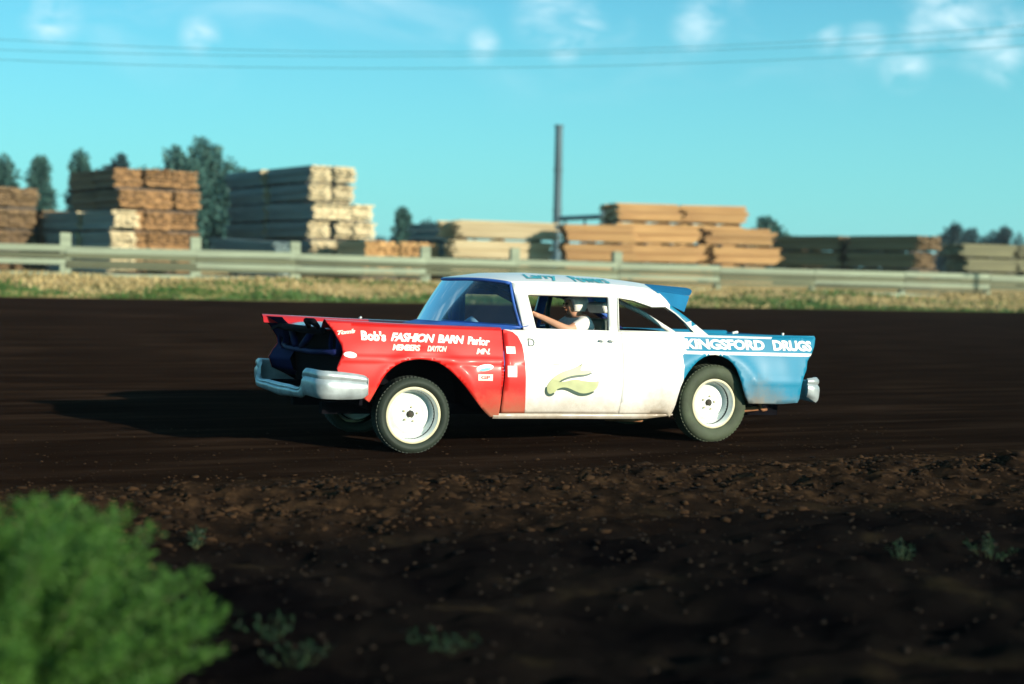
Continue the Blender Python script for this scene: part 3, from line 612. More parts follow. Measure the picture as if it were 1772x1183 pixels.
for kind, x0, x1, z0, z1, h, ma in (('oval', -.515, -.672, .648, .668, .058, LETTER), ('sq', -.53, -.665, .577, .577, .055, LETTERP), ('sq', -.805, -.893, .612, .612, .095, LETTER), ('sq', -.80, -.885, .812, .812, .06, LETTER)):
    v, f = blob(kind); lay('sticker', v, f, x0, x1, z0, z1, h, ma)
v, f = blob('oval'); lay('sticker', v, f, -.54, -.65, .653, .668, .024, TEAL, lift=.006)
v, f = flat_text('GP', 1, .03); lay('lettering', v, f, -.555, -.64, .592, .592, .026, RED, lift=.006)
v, f = blob('oval'); o = lay('sticker', v, f, .655, .545, .752, .745, .05, LETTER, label='bright white patch behind the open headlight')
# the painted number on the door
def lg(p): return (-1.175 - (p[0] - 190) / 1200 * .517, .751 - (p[1] - 200) / 790 * .300)
def shape(name, P, material, lift, yf=side):
    P = [lg(p) for p in P]; pts = densify(P, .02); n = len(pts)
    r = geometry.delaunay_2d_cdt([Vector(p) for p in pts], [(i, (i + 1) % n) for i in range(n)], [], 0, 1e-6)
    m = MB(); fs = []
    for f in r[2]:
        c_ = [sum(r[0][i][k] for i in f) / 3 for k in (0, 1)]
        if inpoly(c_[0], c_[1], P): fs.append(f)
    m.add([(p.x, yf(p.x, p.y) + lift, p.y) for p in r[0]], fs); return body(m.build(name, material, None))
gold = [(1010, 230), (850, 325), (700, 380), (550, 430), (400, 520), (290, 620), (215, 740), (190, 860), (215, 940), (280, 975), (350, 955), (410, 890), (440, 835), (560, 800), (680, 820), (800, 880), (900, 930), (1050, 958), (1170, 930), (1270, 870), (1360, 760), (1390, 620), (1300, 650), (1180, 650), (1000, 632), (900, 600), (780, 610), (640, 650), (520, 665), (560, 600), (680, 560), (800, 520), (950, 500), (1100, 490), (1230, 430), (1340, 320), (1200, 380), (1080, 400), (960, 390), (1000, 310)]
shape('painted_number', smooth_poly(gold), GOLD, .004)['label'] = 'gold hand painted figure 2 with dark green shading'
def ribbon(P, wmax, ma, name='number_shading'):
    P = smooth_poly(P, 2); n = len(P); A = []; Bq = []
    for i, p in enumerate(P):
        a = P[max(0, i - 1)]; b = P[min(n - 1, i + 1)]; d = math.hypot(b[0] - a[0], b[1] - a[1]) or 1
        w_ = wmax * math.sin(math.pi * (i + .4) / n) ** .6; nx, ny = -(b[1] - a[1]) / d * w_, (b[0] - a[0]) / d * w_
        A.append((p[0] + nx, p[1] + ny)); Bq.append((p[0] - nx, p[1] - ny))
    m = MB(); V = [lg(q) for q in A + Bq]
    m.add([(x, side(x, z) + .006, z) for x, z in V], [(i, i + 1, n + i + 1, n + i) for i in range(n - 1)]); return body(m.build(name, ma, None))
ribbon([(195, 780), (195, 880), (225, 950), (290, 978), (350, 950), (380, 920)], 30, INK)
ribbon([(440, 850), (560, 812), (680, 828), (860, 915), (1000, 962), (1150, 945), (1280, 880)], 36, INK)
ribbon([(485, 665), (600, 600), (760, 545), (950, 520), (1100, 505), (1240, 440)], 28, INK)
ribbon([(300, 262), (450, 272), (600, 270), (700, 262)], 10, INK, 'pinstripe')
ribbon([(940, 300), (990, 255), (1020, 215)], 7, INK, 'pinstripe')
for x in (-1.715, -1.815):
    m = MB(); m.tube([(x, .885, .945), (x, .925, .945), (x - .045, .93, .943)], .009, 8); body(m.build('door_handle', BARW, None, True))

# tops: fender crowns, hood, cowl, deck
def crest(x): return ZT(x) + 0.018
for sg in (1, -1):
    def fc(u, v, x0, x1):
        x = x0 + (x1 - x0) * u
        prof = [(side(x, ZT(x)), ZT(x)), (side(x, ZT(x)) - .018, ZT(x) + .014), (.80 - .02 * (x > .6), crest(x)), (.765, crest(x) - .004), (.725, crest(x) - .03), (.70, crest(x) - .062), (.69, crest(x) - .075)]
        k = v * (len(prof) - 1); i = min(int(k), len(prof) - 2); q = k - i; x += bent(x, sg)
        return (x, sg * (prof[i][0] * (1 - q) + prof[i + 1][0] * q), prof[i][1] * (1 - q) + prof[i + 1][1] * q)
    m = MB(); m.grid(lambda u, v: fc(u, v, .81, -.775) if sg > 0 else fc(u, 1 - v, .81, -.775), 30, 12); body(m.build('fender_crown', GLOSSRED, None, True))
    m = MB(); m.grid(lambda u, v: fc(u, v, -2.60, -4.09) if sg > 0 else fc(u, 1 - v, -2.60, -4.09), 30, 12); body(m.build('tail_fin', BLUE, None, True))
def wsb(y): return -.345 - .64 * (abs(y) / .86) ** 2.2
def hoodf(u, v):
    y = -.69 + 1.38 * v; xb = min(wsb(y) + .09, -.30); xf = .72 + .05 * (1 - (y / .69) ** 2); x = xf + (xb - xf) * u
    z = crest(x) - .075 + .020 * (1 - (y / .69) ** 2) + .012 * u * (1 - (y / .69) ** 2) + .006 * math.exp(-(y / .12) ** 2)
    z -= .05 * max(0, (x - .62) / .15) ** 2
    return (x, y, z)
m = MB(); m.grid(hoodf, 40, 30); o = body(m.build('hood', GLOSSRED, None, True)); s = o.modifiers.new('thickness', 'SOLIDIFY'); s.thickness = .015
m = MB(); m.grid(lambda u, v: ((wsb(-.86 + 1.72 * v) + .13) + (-.20) * u, -.86 + 1.72 * v, 1.012 + .045 * u + .02 * (1 - (2 * v - 1) ** 2)), 4, 40); body(m.build('cowl', INBLUE, None, True))
m = MB(); m.tube([(-.02, -.80, crest(0) + .0), (-.04, -.80, crest(0) + .018)], .012, 6); body(m.build('hood_ornament', CHROME, None, True))
def deckf(u, v):
    y = -.69 + 1.38 * v; x = -2.62 - 1.40 * u
    return (x, y, 0.955 + .045 * math.sqrt(max(0, 1 - (y / .72) ** 2)) + .045 * (1 - u) * (1 - (y / .69) ** 4))
m = MB(); m.grid(deckf, 24, 24); body(m.build('trunk_lid', BLUE, None, True))
for q, yq in ((-3.28, .62), (-2.80, .66)):
    m = MB(); m.tube([(q, yq, .99), (q, yq, 1.045), (q - .05, yq, 1.05)], .014, 8); body(m.build('trunk_pin', BARW, None, True))
m = MB(); m.tube([(-3.72, .8, 1.02), (-3.72, .8, 1.06)], .012, 6); body(m.build('trunk_pin', BARW, None, True))

# greenhouse: pillars and roof rails on each side
gh = [(-.988, 1.016), (-.975, 1.12), (-.955, 1.25), (-.930, 1.385), (-.925, 1.425), (-.99, 1.438), (-1.5, 1.448), (-2.0, 1.444), (-2.28, 1.428), (-2.40, 1.39), (-2.46, 1.335), (-2.495, 1.285), (-2.585, 1.225), (-2.70, 1.145), (-2.865, 1.016)]
dwin = [(-1.108, 1.034), (-1.062, 1.322), (-1.078, 1.328), (-1.858, 1.336), (-1.862, 1.325), (-1.832, 1.034)]
qwin = [(-1.922, 1.034), (-1.955, 1.325), (-1.97, 1.333), (-2.111, 1.315), (-2.225, 1.283), (-2.30, 1.262), (-2.44, 1.268), (-2.54, 1.205), (-2.63, 1.127), (-2.71, 1.034)]
def ys(x, z): return float(np.interp(z, [1.0, 1.03, 1.40, 1.45], [.857, .852, .718, .685]))
for sg in (1, -1):
    panel('side_pillars', gh, [WHITE, BLUE], sg, lines=[[(-2.475, 1.32), (-2.50, 1.20)], [(-2.74, 1.20), (-2.55, 1.12)]], mfun=lambda x, z: 1 if (x < -2.49 and z > 1.13 + (x + 2.65) * .3 and z < 1.31) else 0, yfun=ys, holes=[dwin, qwin], inner=INBLUE, thick=.03, step=.05)
    m = MB(); P = [(x, sg * (ys(x, z) + .004), z) for x, z in qwin] ; m.tube(P + [P[0]], .007, 6); body(m.build('window_trim', BARW if sg > 0 else INBLUE, None, True))
def header_x(y): return -.60 - .325 * (abs(y) / .7) ** 2.0
def roofz(x, y):
    yn = min(1, abs(y) / .70); xc = float(np.interp(x, [-2.75, -2.5, -2.3, -2.0, -1.3, -.95, -.6], [1.452, 1.488, 1.502, 1.522, 1.532, 1.515, 1.458]))
    ed = float(np.interp(x, [-2.5, -2.40, -2.28, -2.0, -1.5, -1.0, -.6], [1.33, 1.388, 1.426, 1.442, 1.446, 1.436, 1.425]))
    return ed + (xc - ed) * (1 - yn ** 2.4)
def roof_rear(y): return -2.70 + .27 * (abs(y) / .7) ** 2
def rooff(u, v):
    y = .705 - 1.41 * v; x0 = header_x(y); x1 = roof_rear(y); x = x0 + (x1 - x0) * u; return (x, y, roofz(x, y))
m = MB(); m.grid(rooff, 50, 40); o = body(m.build('roof', [WHITE, INBLUE], None, True)); s = o.modifiers.new('thickness', 'SOLIDIFY'); s.thickness = .025; s.offset = -1; s.material_offset = 10
v, f = flat_text('Larry', 1, .03, .4); 
def lay_roof(v2, f, x0, x1, y0, y1, ma):
    u = v2[:, 0] / np.ptp(v2[:, 0]); vv = (v2[:, 1] - v2[:, 1].min()) / np.ptp(v2[:, 1]); m = MB(); V = []
    for a, b in zip(u, vv):
        x = x0 + (x1 - x0) * a; y = y0 + (y1 - y0) * b; V.append((x, y, roofz(x, y) + .006))
    m.add(V, f); return body(m.build('lettering', ma, None))
lay_roof(v, f, -1.12, -1.46, .66, .38, TEAL); v, f = flat_text('Powers', 1, .03, .4); lay_roof(v, f, -1.57, -1.95, .66, .38, TEAL)
# blue shade panel fixed behind the roof
m = MB()
for sg in (1, -1):
    m.add([(-2.36, sg * .722, 1.405), (-2.725, sg * .715, 1.375), (-2.665, sg * .735, 1.225), (-2.47, sg * .728, 1.300), (-2.36, sg * .700, 1.405), (-2.725, sg * .695, 1.375), (-2.665, sg * .715, 1.225), (-2.47, sg * .708, 1.300)],
          [(0, 1, 2, 3), (7, 6, 5, 4), (0, 4, 5, 1), (1, 5, 6, 2), (2, 6, 7, 3), (3, 7, 4, 0)])
m.grid(lambda u, v: (-2.35 - (.375 + .30 * (1 - (2 * v - 1) ** 2)) * u, -.715 + 1.43 * v, roofz(-2.35, -.70 + 1.40 * v) - .01 + (1.378 + .085 * (1 - (2 * v - 1) ** 2) - roofz(-2.35, -.70 + 1.40 * v) + .01) * u), 6, 16)
body(m.build('rear_visor', VISOR, None, auto=40), 'blue sheet metal visor behind the roof')
# windscreen: wrap-around glass with blue surround
def wst(y): return header_x(y * .81) + .0
def wsf(u, v):
    y = -.845 + 1.69 * v; yt = y * .815; b = Vector((wsb(y), y, 1.052 - .015 * (abs(y) / .85) ** 2)); t_ = Vector((header_x(yt) + .0, yt, roofz(header_x(yt), yt) - .012))
    p = b.lerp(t_, u); p.x += .012 * math.sin(math.pi * u); return tuple(p)
m = MB(); m.grid(wsf, 12, 40); wsg = body(m.build('windscreen', GLASS, None, True))
m = MB(); m.tube([wsf(.985, v_) for v_ in np.linspace(0, 1, 40)], .015, 8); m.tube([wsf(0, v_) for v_ in np.linspace(0, 1, 40)], .013, 8)
m.tube([wsf(u_, 1.0) for u_ in np.linspace(0, 1, 8)], .012, 8); m.tube([wsf(u_, 0.0) for u_ in np.linspace(0, 1, 8)], .018, 8); body(m.build('windscreen_frame', INBLUE, None, True))
m = MB(); m.tube([(-.90, -.64, 1.39), (-.97, -.72, 1.25), (-1.0, -.80, 1.03)], .045, 8); body(m.build('inner_pillar', INBLUE, None, True))
# inside: dash, cage, seat, wheel
m = MB(); m.grid(lambda u, v: (wsb(-.8 + 1.6 * v) - .02 - .30 * u, -.8 + 1.6 * v, 1.035 - .10 * u * u), 6, 24); body(m.build('dashboard', INBLUE, None, True))
m = MB(); m.tube([(-.72, .18, 1.05), (-.72, .30, 1.085), (-.72, .40, 1.05)], .03, 10); body(m.build('instrument_pod', BARW, None, True))
def bar(P, r=.024, ma=BARW): m = MB(); m.tube(P, r, 10); return body(m.build('roll_bar', ma, None, True))
bar([(-1.93, .66, .45), (-1.93, .66, 1.2), (-1.93, .60, 1.36), (-1.93, .45, 1.40), (-1.93, -.45, 1.40), (-1.93, -.60, 1.36), (-1.93, -.66, 1.2), (-1.93, -.66, .45)], .024, VINYL)
for sg in (1, -1):
    bar([(-1.93, sg * .56, 1.375), (-1.5, sg * .57, 1.40), (-.98, sg * .56, 1.39)], .022, DKBLUE)
bar([(-2.0, .50, 1.34), (-2.35, .50, 1.20), (-2.70, .50, 1.02)], .022, BARW)
bar([(-2.0, -.50, 1.34), (-2.35, -.50, 1.20), (-2.74, -.50, .99)], .022, DKBLUE)
bar([(-.74, .30, 1.43), (-.90, .50, 1.34), (-1.08, .70, 1.22)], .032, BLACK)
bar([(-.74, .10, 1.40), (-.70, .08, 1.30)], .03, DKBLUE)
m = MB(); rot = Matrix.Rotation(math.radians(22), 3, 'Y'); m.box((-1.96, .36, 1.235), (.07, .34, .10), rot=rot); o = body(m.build('headrest', BARW, None)); bv = o.modifiers.new('b', 'BEVEL'); bv.width = .025; bv.segments = 3
m = MB(); m.box((-1.90, .36, .85), (.12, .46, .58), rot=Matrix.Rotation(math.radians(-14), 3, 'Y')); m.box((-1.62, .36, .55), (.48, .46, .12)); o = body(m.build('driver_seat', VINYL, None)); bv = o.modifiers.new('b', 'BEVEL'); bv.width = .04; bv.segments = 3
m = MB(); m.lathe([(0, 0), (.06, .004), (.06, 0)], 20, center=(0, 0, 0), axis='x')
wc = Vector((-1.20, .37, 1.0)); wr = Matrix.Rotation(math.radians(-28), 3, 'Y')
m = MB(); m.tube([wc + wr @ Vector((0, .20 * math.cos(a), .20 * math.sin(a))) for a in np.linspace(0, 2 * math.pi, 33)], .013, 8)
for a in (0, 2.1, 4.2): m.tube([wc, wc + wr @ Vector((0, .20 * math.cos(a), .20 * math.sin(a)))], .010, 6)
m.tube([wc, wc + Vector((.45, 0, -.24))], .02, 8); body(m.build('steering_wheel', BLACK, None, True))

# front end, shade put into its dark colours: openings, lamps removed, radiator, tubes
def nosef(u, v):
    P = front[:8]; k = u * (len(P) - 1); i = min(int(k), len(P) - 2); q = k - i
    x = P[i][0] * (1 - q) + P[i + 1][0] * q; z = P[i][1] * (1 - q) + P[i + 1][1] * q
    return x, z
for sg in (1, -1):
    m = MB(); m.grid(lambda u, v: (nosef(u, v)[0] + bent(nosef(u, v)[0], sg) - .004 - .12 * v, sg * (side(*nosef(u, v)) - .006 - .30 * v), nosef(u, v)[1]), 28, 6)
    body(m.build('headlight_panel', DKBLUE, None, True))
    m = MB(); m.lathe([(.098, .02), (.108, .035), (.115, .02), (.112, -.02)], 28, axis='x', center=(.672 + (.05 if sg < 0 else -.01), sg * .73, .86)); body(m.build('headlight_ring', DKBLUE, None, True))
    m = MB(); m.lathe([(0, -.05), (.05, -.045), (.098, .0)], 28, axis='x', center=(.672 + (.05 if sg < 0 else -.01), sg * .73, .86)); body(m.build('headlight', BLACK, None, True))
m = MB(); m.tube([(.77, -.70, .955), (.80, -.35, .955), (.81, 0, .955), (.80, .35, .955), (.77, .70, .955)], .032, 10); body(m.build('header_panel', BLACK, None, True))
m = MB(); m.grid(lambda u, v: (.69 + .09 * u + .10 * v + .02 * mnoise.noise(Vector((v * 6, u * 2, 3))), .70 - 1.4 * v, .955 - .03 * u * u + .02 * (1 - (2 * v - 1) ** 2) + .03 * mnoise.noise(Vector((v * 7, u * 3, 8)))), 5, 24); body(m.build('nose_panel', BLACK, None))
m = MB(); m.grid(lambda u, v: (.60 + .03 * u, -.70 + 1.4 * v, .42 + .52 * u), 4, 4); body(m.build('grille_backing', BLACK, None))
m = MB(); m.tube([(.80, .66, .985), (.83, .60, 1.03), (.86, .50, 1.035), (.80, .40, .97)], [.02, .03, .025, .02], 8); body(m.build('hood_latch', BLACK, None, True))
m = MB(); m.tube([(.70, -.84, .79), (.78, -.4, .77), (.78, .4, .77), (.70, .84, .79)], .022, 8); body(m.build('crossbar', DKBLUE, None, True))
for sg in (1, -1):
    m = MB(); m.tube([(.76, sg * .36, .95), (.78, sg * .1, .80)], .03, 8); body(m.build('brace', DKBLUE, None, True))
m = MB(); m.box((.40, 0, .70), (.10, .80, .48)); body(m.build('radiator', BLACK, None))
m = MB(); m.box((.52, 0, .45), (.10, 1.5, .08)); m.box((.46, 0, .66), (.03, 1.64, .62)); body(m.build('radiator_support', BLACK, None))
# bumpers: swept, wrapped ends taller than the middle
def sweep(path, name, ma, nprof=11, bulge=.032, th=.02):
    m = MB(); n = len(path); V = []
    for i, (x, y, zt, zb) in enumerate(path):
        a = path[max(0, i - 1)]; b = path[min(n - 1, i + 1)]; tx, ty = b[0] - a[0], b[1] - a[1]; d = math.hypot(tx, ty) or 1
        nx, ny = ty / d, -tx / d
        if nx * 1.0 + ny * np.sign(y) * .3 < 0 and abs(x) < 2: nx, ny = -nx, -ny
        if abs(x) > 2 and (-nx + ny * np.sign(y) * .3) < 0: nx, ny = -nx, -ny
        h = zt - zb
        ring = []
        for k in range(nprof):
            f = k / (nprof - 1); bo = bulge * (math.sin(math.pi * f) ** .35) * (1 - .55 * math.exp(-((f - .70) / .07) ** 2)) 
            ring.append((x + nx * bo, y + ny * bo, zb + h * f))
        for k in range(nprof - 1, -1, -1):
            f = k / (nprof - 1); ring.append((x - nx * th, y - ny * th, zb + .01 + (h - .02) * f))
        V += ring
    r_ = 2 * nprof; Fc = []
    for i in range(n - 1):
        for k in range(r_):
            a = i * r_ + k; b = i * r_ + (k + 1) % r_; Fc.append((a, b, b + r_, a + r_))
    Fc.append(tuple(range(r_))); Fc.append(tuple((n - 1) * r_ + k for k in reversed(range(r_))))
    m.add(V, Fc); return body(m.build(name, ma, None, auto=50))
def curve4(P, k=5):
    o = []
    for i in range(len(P) - 1):
        p0 = np.array(P[max(0, i - 1)]); p1 = np.array(P[i]); p2 = np.array(P[i + 1]); p3 = np.array(P[min(len(P) - 1, i + 2)])
        for q in range(k):
            t_ = q / k; o.append(tuple(.5 * ((2 * p1) + (-p0 + p2) * t_ + (2 * p0 - 5 * p1 + 4 * p2 - p3) * t_ ** 2 + (-p0 + 3 * p1 - 3 * p2 + p3) * t_ ** 3)))
    return o + [P[-1]]
fb = [(.455, .955, .592, .440), (.50, .965, .612, .415), (.66, .970, .632, .408), (.79, .968, .640, .410), (.84, .945, .642, .412), (.868, .89, .646, .416), (.885, .78, .648, .420), (.90, .69, .646, .422), (.905, .66, .62, .41), (.915, .62, .49, .395), (.93, .3, .485, .385), (.935, 0, .48, .37)]
fb = fb + [(x + .05 * min(1, y / .6), -y, zt, zb) for x, y, zt, zb in reversed(fb[:-1])]
sweep(curve4(fb, 4), 'front_bumper', CHROME)['label'] = 'battered silver front bumper with tall wrapped ends'
for sg in (1, -1):
    m = MB(); m.box((.70, sg * .45, .45), (.40, .05, .06)); body(m.build('bumper_bracket', BLACK, None))
rb = [(-3.95, .90, .635, .46), (-4.02, .905, .645, .425), (-4.09, .86, .645, .40), (-4.125, .76, .64, .395), (-4.14, .66, .61, .40), (-4.15, .3, .60, .41), (-4.155, 0, .60, .41)]
rb = rb + [(x, -y, zt, zb) for x, y, zt, zb in reversed(rb[:-1])]
sweep(curve4(rb, 4), 'rear_bumper', CHROME)['label'] = 'white rear bumper standing clear of the tail'
m = MB(); RR = list(reversed(rear)); 
def tailf(u, v):
    k = u * (len(RR) - 1); i = min(int(k), len(RR) - 2); q = k - i; x = RR[i][0] * (1 - q) + RR[i + 1][0] * q; z = RR[i][1] * (1 - q) + RR[i + 1][1] * q
    w_ = side(x, z) - .006; return (x + .006, -w_ + 2 * w_ * v, z)
m.grid(tailf, 30, 12); body(m.build('tail_panel', BLUE, None, True))
TAIL = mat('tail_lamp_red', (0.30, .01, .01), .3, .1, 20)
for sg in (1, -1):
    m = MB(); m.lathe([(0, -.03), (.06, -.025), (.085, 0), (.09, .03)], 24, axis='x', center=(-4.03, sg * .72, .915)); body(m.build('tail_light', TAIL, None, True))
# underside: pan, tubs, axles, springs
m = MB(); m.box((-1.55, 0, .36), (1.75, 1.56, .10)); m.box((-3.6, 0, .46), (.5, 1.4, .08)); m.box((.1, 0, .42), (.9, .9, .12)); m.box((0, 0, .70), (.9, .70, .42)); body(m.build('floor_pan', BLACK, None))
for sg in (1, -1):
    m = MB(); m.box((-1.6, sg * .46, .30), (4.6, .09, .10)); body(m.build('frame_rail', BLACK, None))
for (ax, az, rr_, ma) in ((-.09, .36, .50, BLACK), (-2.88, .40, .50, MUDM)):  # front wells coloured black for shade, rear ones paler as if lit
    for sg in (1, -1):
        m = MB(); m.grid(lambda u, v: (ax + rr_ * math.cos(math.pi * (-.08 + 1.16 * u)) * 1.0, sg * (.30 + .55 * v), az + (rr_ - .02) * max(-.1, math.sin(math.pi * (-.08 + 1.16 * u)))), 20, 4)
        m.add([(ax + rr_ * math.cos(a), sg * .30, az + rr_ * max(-.1, math.sin(a))) for a in np.linspace(-.25, math.pi + .25, 20)], [tuple(range(20))])
        body(m.build('wheel_well', ma, None, True))
m = MB(); m.tube([(-3.55, .70, .40), (-3.57, .70, .335), (-3.60, .70, .315), (-3.64, .70, .325)], .018, 8); body(m.build('spring_shackle', RUST, None, True))
m = MB(); m.tube([(-2.35, .58, .30), (-2.6, .6, .27), (-2.95, .6, .30), (-3.3, .6, .29), (-3.58, .68, .335)], .025, 6); body(m.build('leaf_spring', RUST, None, True))
m = MB(); m.tube([(-1.9, .72, .24), (-2.25, .76, .235)], .03, 10); body(m.build('exhaust_pipe', RUST, None, True))
# wheels
def wheel(name, x, y, r, rim, steer=0, sg=1, camber=0):
    wq = empty(name); wq.parent = car; wq.location = (x, y, r - .004)
    wq.rotation_euler = (math.radians(camber), 0, math.radians(steer) + (0 if sg > 0 else math.pi))
    m = MB(); hw = .105
    m.lathe([(rim, .055), (rim + .006, .082), (rim + .02, .095), (rim + (r - rim) * .45, .112), (r - .035, .108), (r - .014, .092), (r - .003, .07), (r, .04), (r, -.04), (r - .003, -.07), (r - .014, -.092), (r - .035, -.108), (rim + .02, -.095), (rim, -.055)], 72)
    TM = TYRE2 if x < -1 else TYRE; ty = m.build('tyre', TM, wq, auto=60)
    m = MB()
    for k in range(60):
        a = 2 * math.pi * k / 60
        for yy in (-.055, 0, .055):
            aa = a + (.05 if yy else 0); m.box(((r - .003) * math.cos(aa), yy, (r - .003) * math.sin(aa)), (.010, .040, .022), rot=Matrix.Rotation(-aa, 3, 'Y'))
    m.build('tread_blocks', TM, ty)['kind'] = 'stuff'
    m = MB(); m.lathe([(rim + .004, .075), (rim + .004, .088), (rim - .004, .092), (rim - .016, .088)], 64); m.build('rim_edge', RIMC, wq, auto=50)
    d = -.02
    m = MB(); m.lathe([(rim - .016, .088), (rim - .024, .070), (rim - .030, .02), (rim - .034, -.03), (rim - .05, -.04), (rim - .055, -.06), (rim * .80, -.062), (rim * .70, d - .005), (rim * .64, d + .018), (rim * .58, d + .020), (rim * .50, d + .004), (rim * .40, d - .004), (rim * .30, d + .010), (.036, d + .016), (.034, d - .01), (0, d - .012)], 64)
    rm = m.build('rim', RIMW, wq, auto=60)
    for k in range(5):
        a = 2 * math.pi * k / 5 + .5; m = MB(); m.lathe([(0, .022), (.010, .020), (.011, 0)], 8, center=(.062 * math.cos(a), d + .004, .062 * math.sin(a))); m.build('lug_nut', RIMC, rm, True)
    m = MB(); m.lathe([(0, .03), (.024, .028), (.028, 0)], 16, center=(0, d, 0)); m.build('hub', MUDM, rm, True)
    m = MB(); m.lathe([(rim - .03, .03), (rim - .035, -.10)], 48); m.build('brake_drum', BLACK, wq)
    return wq
wheel('front_wheel', 0, .765, .324, .237, steer=-2); wheel('front_wheel', 0, -.765, .324, .237, steer=-2, sg=-1)
wheel('rear_wheel', -2.95, .770, .359, .226); wheel('rear_wheel', -2.95, -.770, .359, .226, sg=-1)
m = MB(); m.tube([(-2.95, -.72, .355), (-2.95, .72, .355)], .045, 10); o = m.build('rear_axle', BLACK, car, True)
m = MB(); m.tube([(0, -.72, .32), (0, -.4, .28), (0, .4, .28), (0, .72, .32)], .035, 8); o = m.build('front_axle', BLACK, car, True)

# ================================================================ THE DRIVER
CARM = Matrix.Translation((CX, CY, 0)) @ Matrix.Rotation(math.pi + YAW, 4, 'Z')
drv = empty('person'); drv.matrix_world = CARM @ BODY; tag(drv, 'driver in white helmet and white short sleeved shirt gripping the steering wheel', 'person')
def skin_chain(pts, edges, radii, mats, mfun, name, parent, sub=2):
    me = bpy.data.meshes.new(name); me.from_pydata(pts, edges, []); o = bpy.data.objects.new(name, me); COL.objects.link(o)
    sk_ = o.modifiers.new('s', 'SKIN'); sk_.use_smooth_shade = True
    for i, r_ in enumerate(radii):
        me.skin_vertices[0].data[i].radius = r_ if isinstance(r_, tuple) else (r_, r_)
    me.skin_vertices[0].data[0].use_root = True
    o.modifiers.new('d', 'SUBSURF').levels = sub; bpy.context.view_layer.update()
    m2 = bpy.data.meshes.new_from_object(o.evaluated_get(bpy.context.evaluated_depsgraph_get())); bpy.data.objects.remove(o)
    m2.name = name; m2.materials.clear()
    for q in mats: m2.materials.append(q)
    for p in m2.polygons: p.material_index = mfun(p.center); p.use_smooth = True
    return link(name, m2, parent)
J = {'pel': (-1.74, .37, .68), 'waist': (-1.76, .37, .83), 'chest': (-1.76, .37, .99), 'up': (-1.75, .37, 1.075), 'neck': (-1.735, .37, 1.15), 'chin': (-1.70, .37, 1.195), 'head': (-1.70, .37, 1.25), 'crown': (-1.715, .37, 1.32),
     'shL': (-1.735, .555, 1.085), 'elL': (-1.515, .655, 1.02), 'wrL': (-1.295, .545, 1.130), 'haL': (-1.245, .515, 1.15),
     'shR': (-1.735, .185, 1.085), 'elR': (-1.56, .09, .93), 'wrR': (-1.32, .18, 1.04), 'haR': (-1.265, .20, 1.06),
     'hiL': (-1.70, .46, .66), 'knL': (-1.28, .48, .72), 'anL': (-.98, .46, .46), 'toL': (-.84, .46, .47),
     'hiR': (-1.70, .28, .66), 'knR': (-1.28, .24, .72), 'anR': (-.98, .24, .46), 'toR': (-.84, .24, .47)}
Rd = {'pel': (.15, .13), 'waist': (.14, .12), 'chest': (.17, .13), 'up': (.13, .10), 'neck': .058, 'chin': (.07, .075), 'head': (.082, .10), 'crown': (.07, .085), 'shL': .075, 'elL': .045, 'wrL': .030, 'haL': (.038, .022), 'shR': .075, 'elR': .045, 'wrR': .030, 'haR': (.038, .022),
      'hiL': .095, 'knL': .065, 'anL': .045, 'toL': .035, 'hiR': .095, 'knR': .065, 'anR': .045, 'toR': .035}
names = list(J); E_ = [('pel', 'waist'), ('waist', 'chest'), ('chest', 'up'), ('up', 'neck'), ('neck', 'chin'), ('chin', 'head'), ('head', 'crown'), ('up', 'shL'), ('shL', 'elL'), ('elL', 'wrL'), ('wrL', 'haL'), ('up', 'shR'), ('shR', 'elR'), ('elR', 'wrR'), ('wrR', 'haR'), ('pel', 'hiL'), ('hiL', 'knL'), ('knL', 'anL'), ('anL', 'toL'), ('pel', 'hiR'), ('hiR', 'knR'), ('knR', 'anR'), ('anR', 'toR')]
pts = [J[n_] for n_ in names]; ed = [(names.index(a), names.index(b)) for a, b in E_]; rd = [Rd[n_] for n_ in names]
for hand in ('haL', 'haR'):
    h0 = Vector(J[hand]); k0 = names.index(hand)
    for k in range(4):
        oy = (-.030 + .020 * k); b = len(pts); ln = (.9, 1.0, .95, .8)[k]
        pts += [tuple(h0 + Vector((.035 * ln, oy * .6, .012 + oy * .5))), tuple(h0 + Vector((.055 * ln, oy * .7, -.008 + oy * .5))), tuple(h0 + Vector((.045 * ln, oy * .7, -.032 + oy * .5)))]
        ed += [(k0, b), (b, b + 1), (b + 1, b + 2)]; rd += [.0095, .009, .008]
    b = len(pts); pts += [tuple(h0 + Vector((.0, -.03, .012))), tuple(h0 + Vector((.030, -.038, -.004)))]; ed += [(k0, b), (b, b + 1)]; rd += [.011, .009]
def pm(c_):
    if c_.z > 1.135 and c_.x > -1.9 and abs(c_.y - .37) < .14 and c_.x < -1.45: return 0
    if c_.x > -1.585 and c_.z > .82: return 0
    if c_.z < .80: return 2
    return 1
bd_ = skin_chain(pts, ed, rd, [SKIN, SHIRT, TROUS], pm, 'body', drv)
m = MB(); hc = Vector((-1.712, .37, 1.272)); 
def hel(u, v):
    th_ = math.pi * (.02 + .70 * u); ph = 2 * math.pi * v; r_ = Vector((.128, .112, .122)); d = Vector((math.sin(th_) * math.cos(ph), math.sin(th_) * math.sin(ph), math.cos(th_)))
    if d.x > .35 and d.z < .22: k = min(1, (d.x - .35) / .15 + .0); d = d * (1 - 0.0); zc = .22; d.z = max(d.z, zc * k + d.z * (1 - k))
    return (hc.x + d.x * r_.x, hc.y + d.y * r_.y, hc.z + d.z * r_.z)
m.grid(hel, 18, 32); o = m.build('helmet', HELM, drv, True)
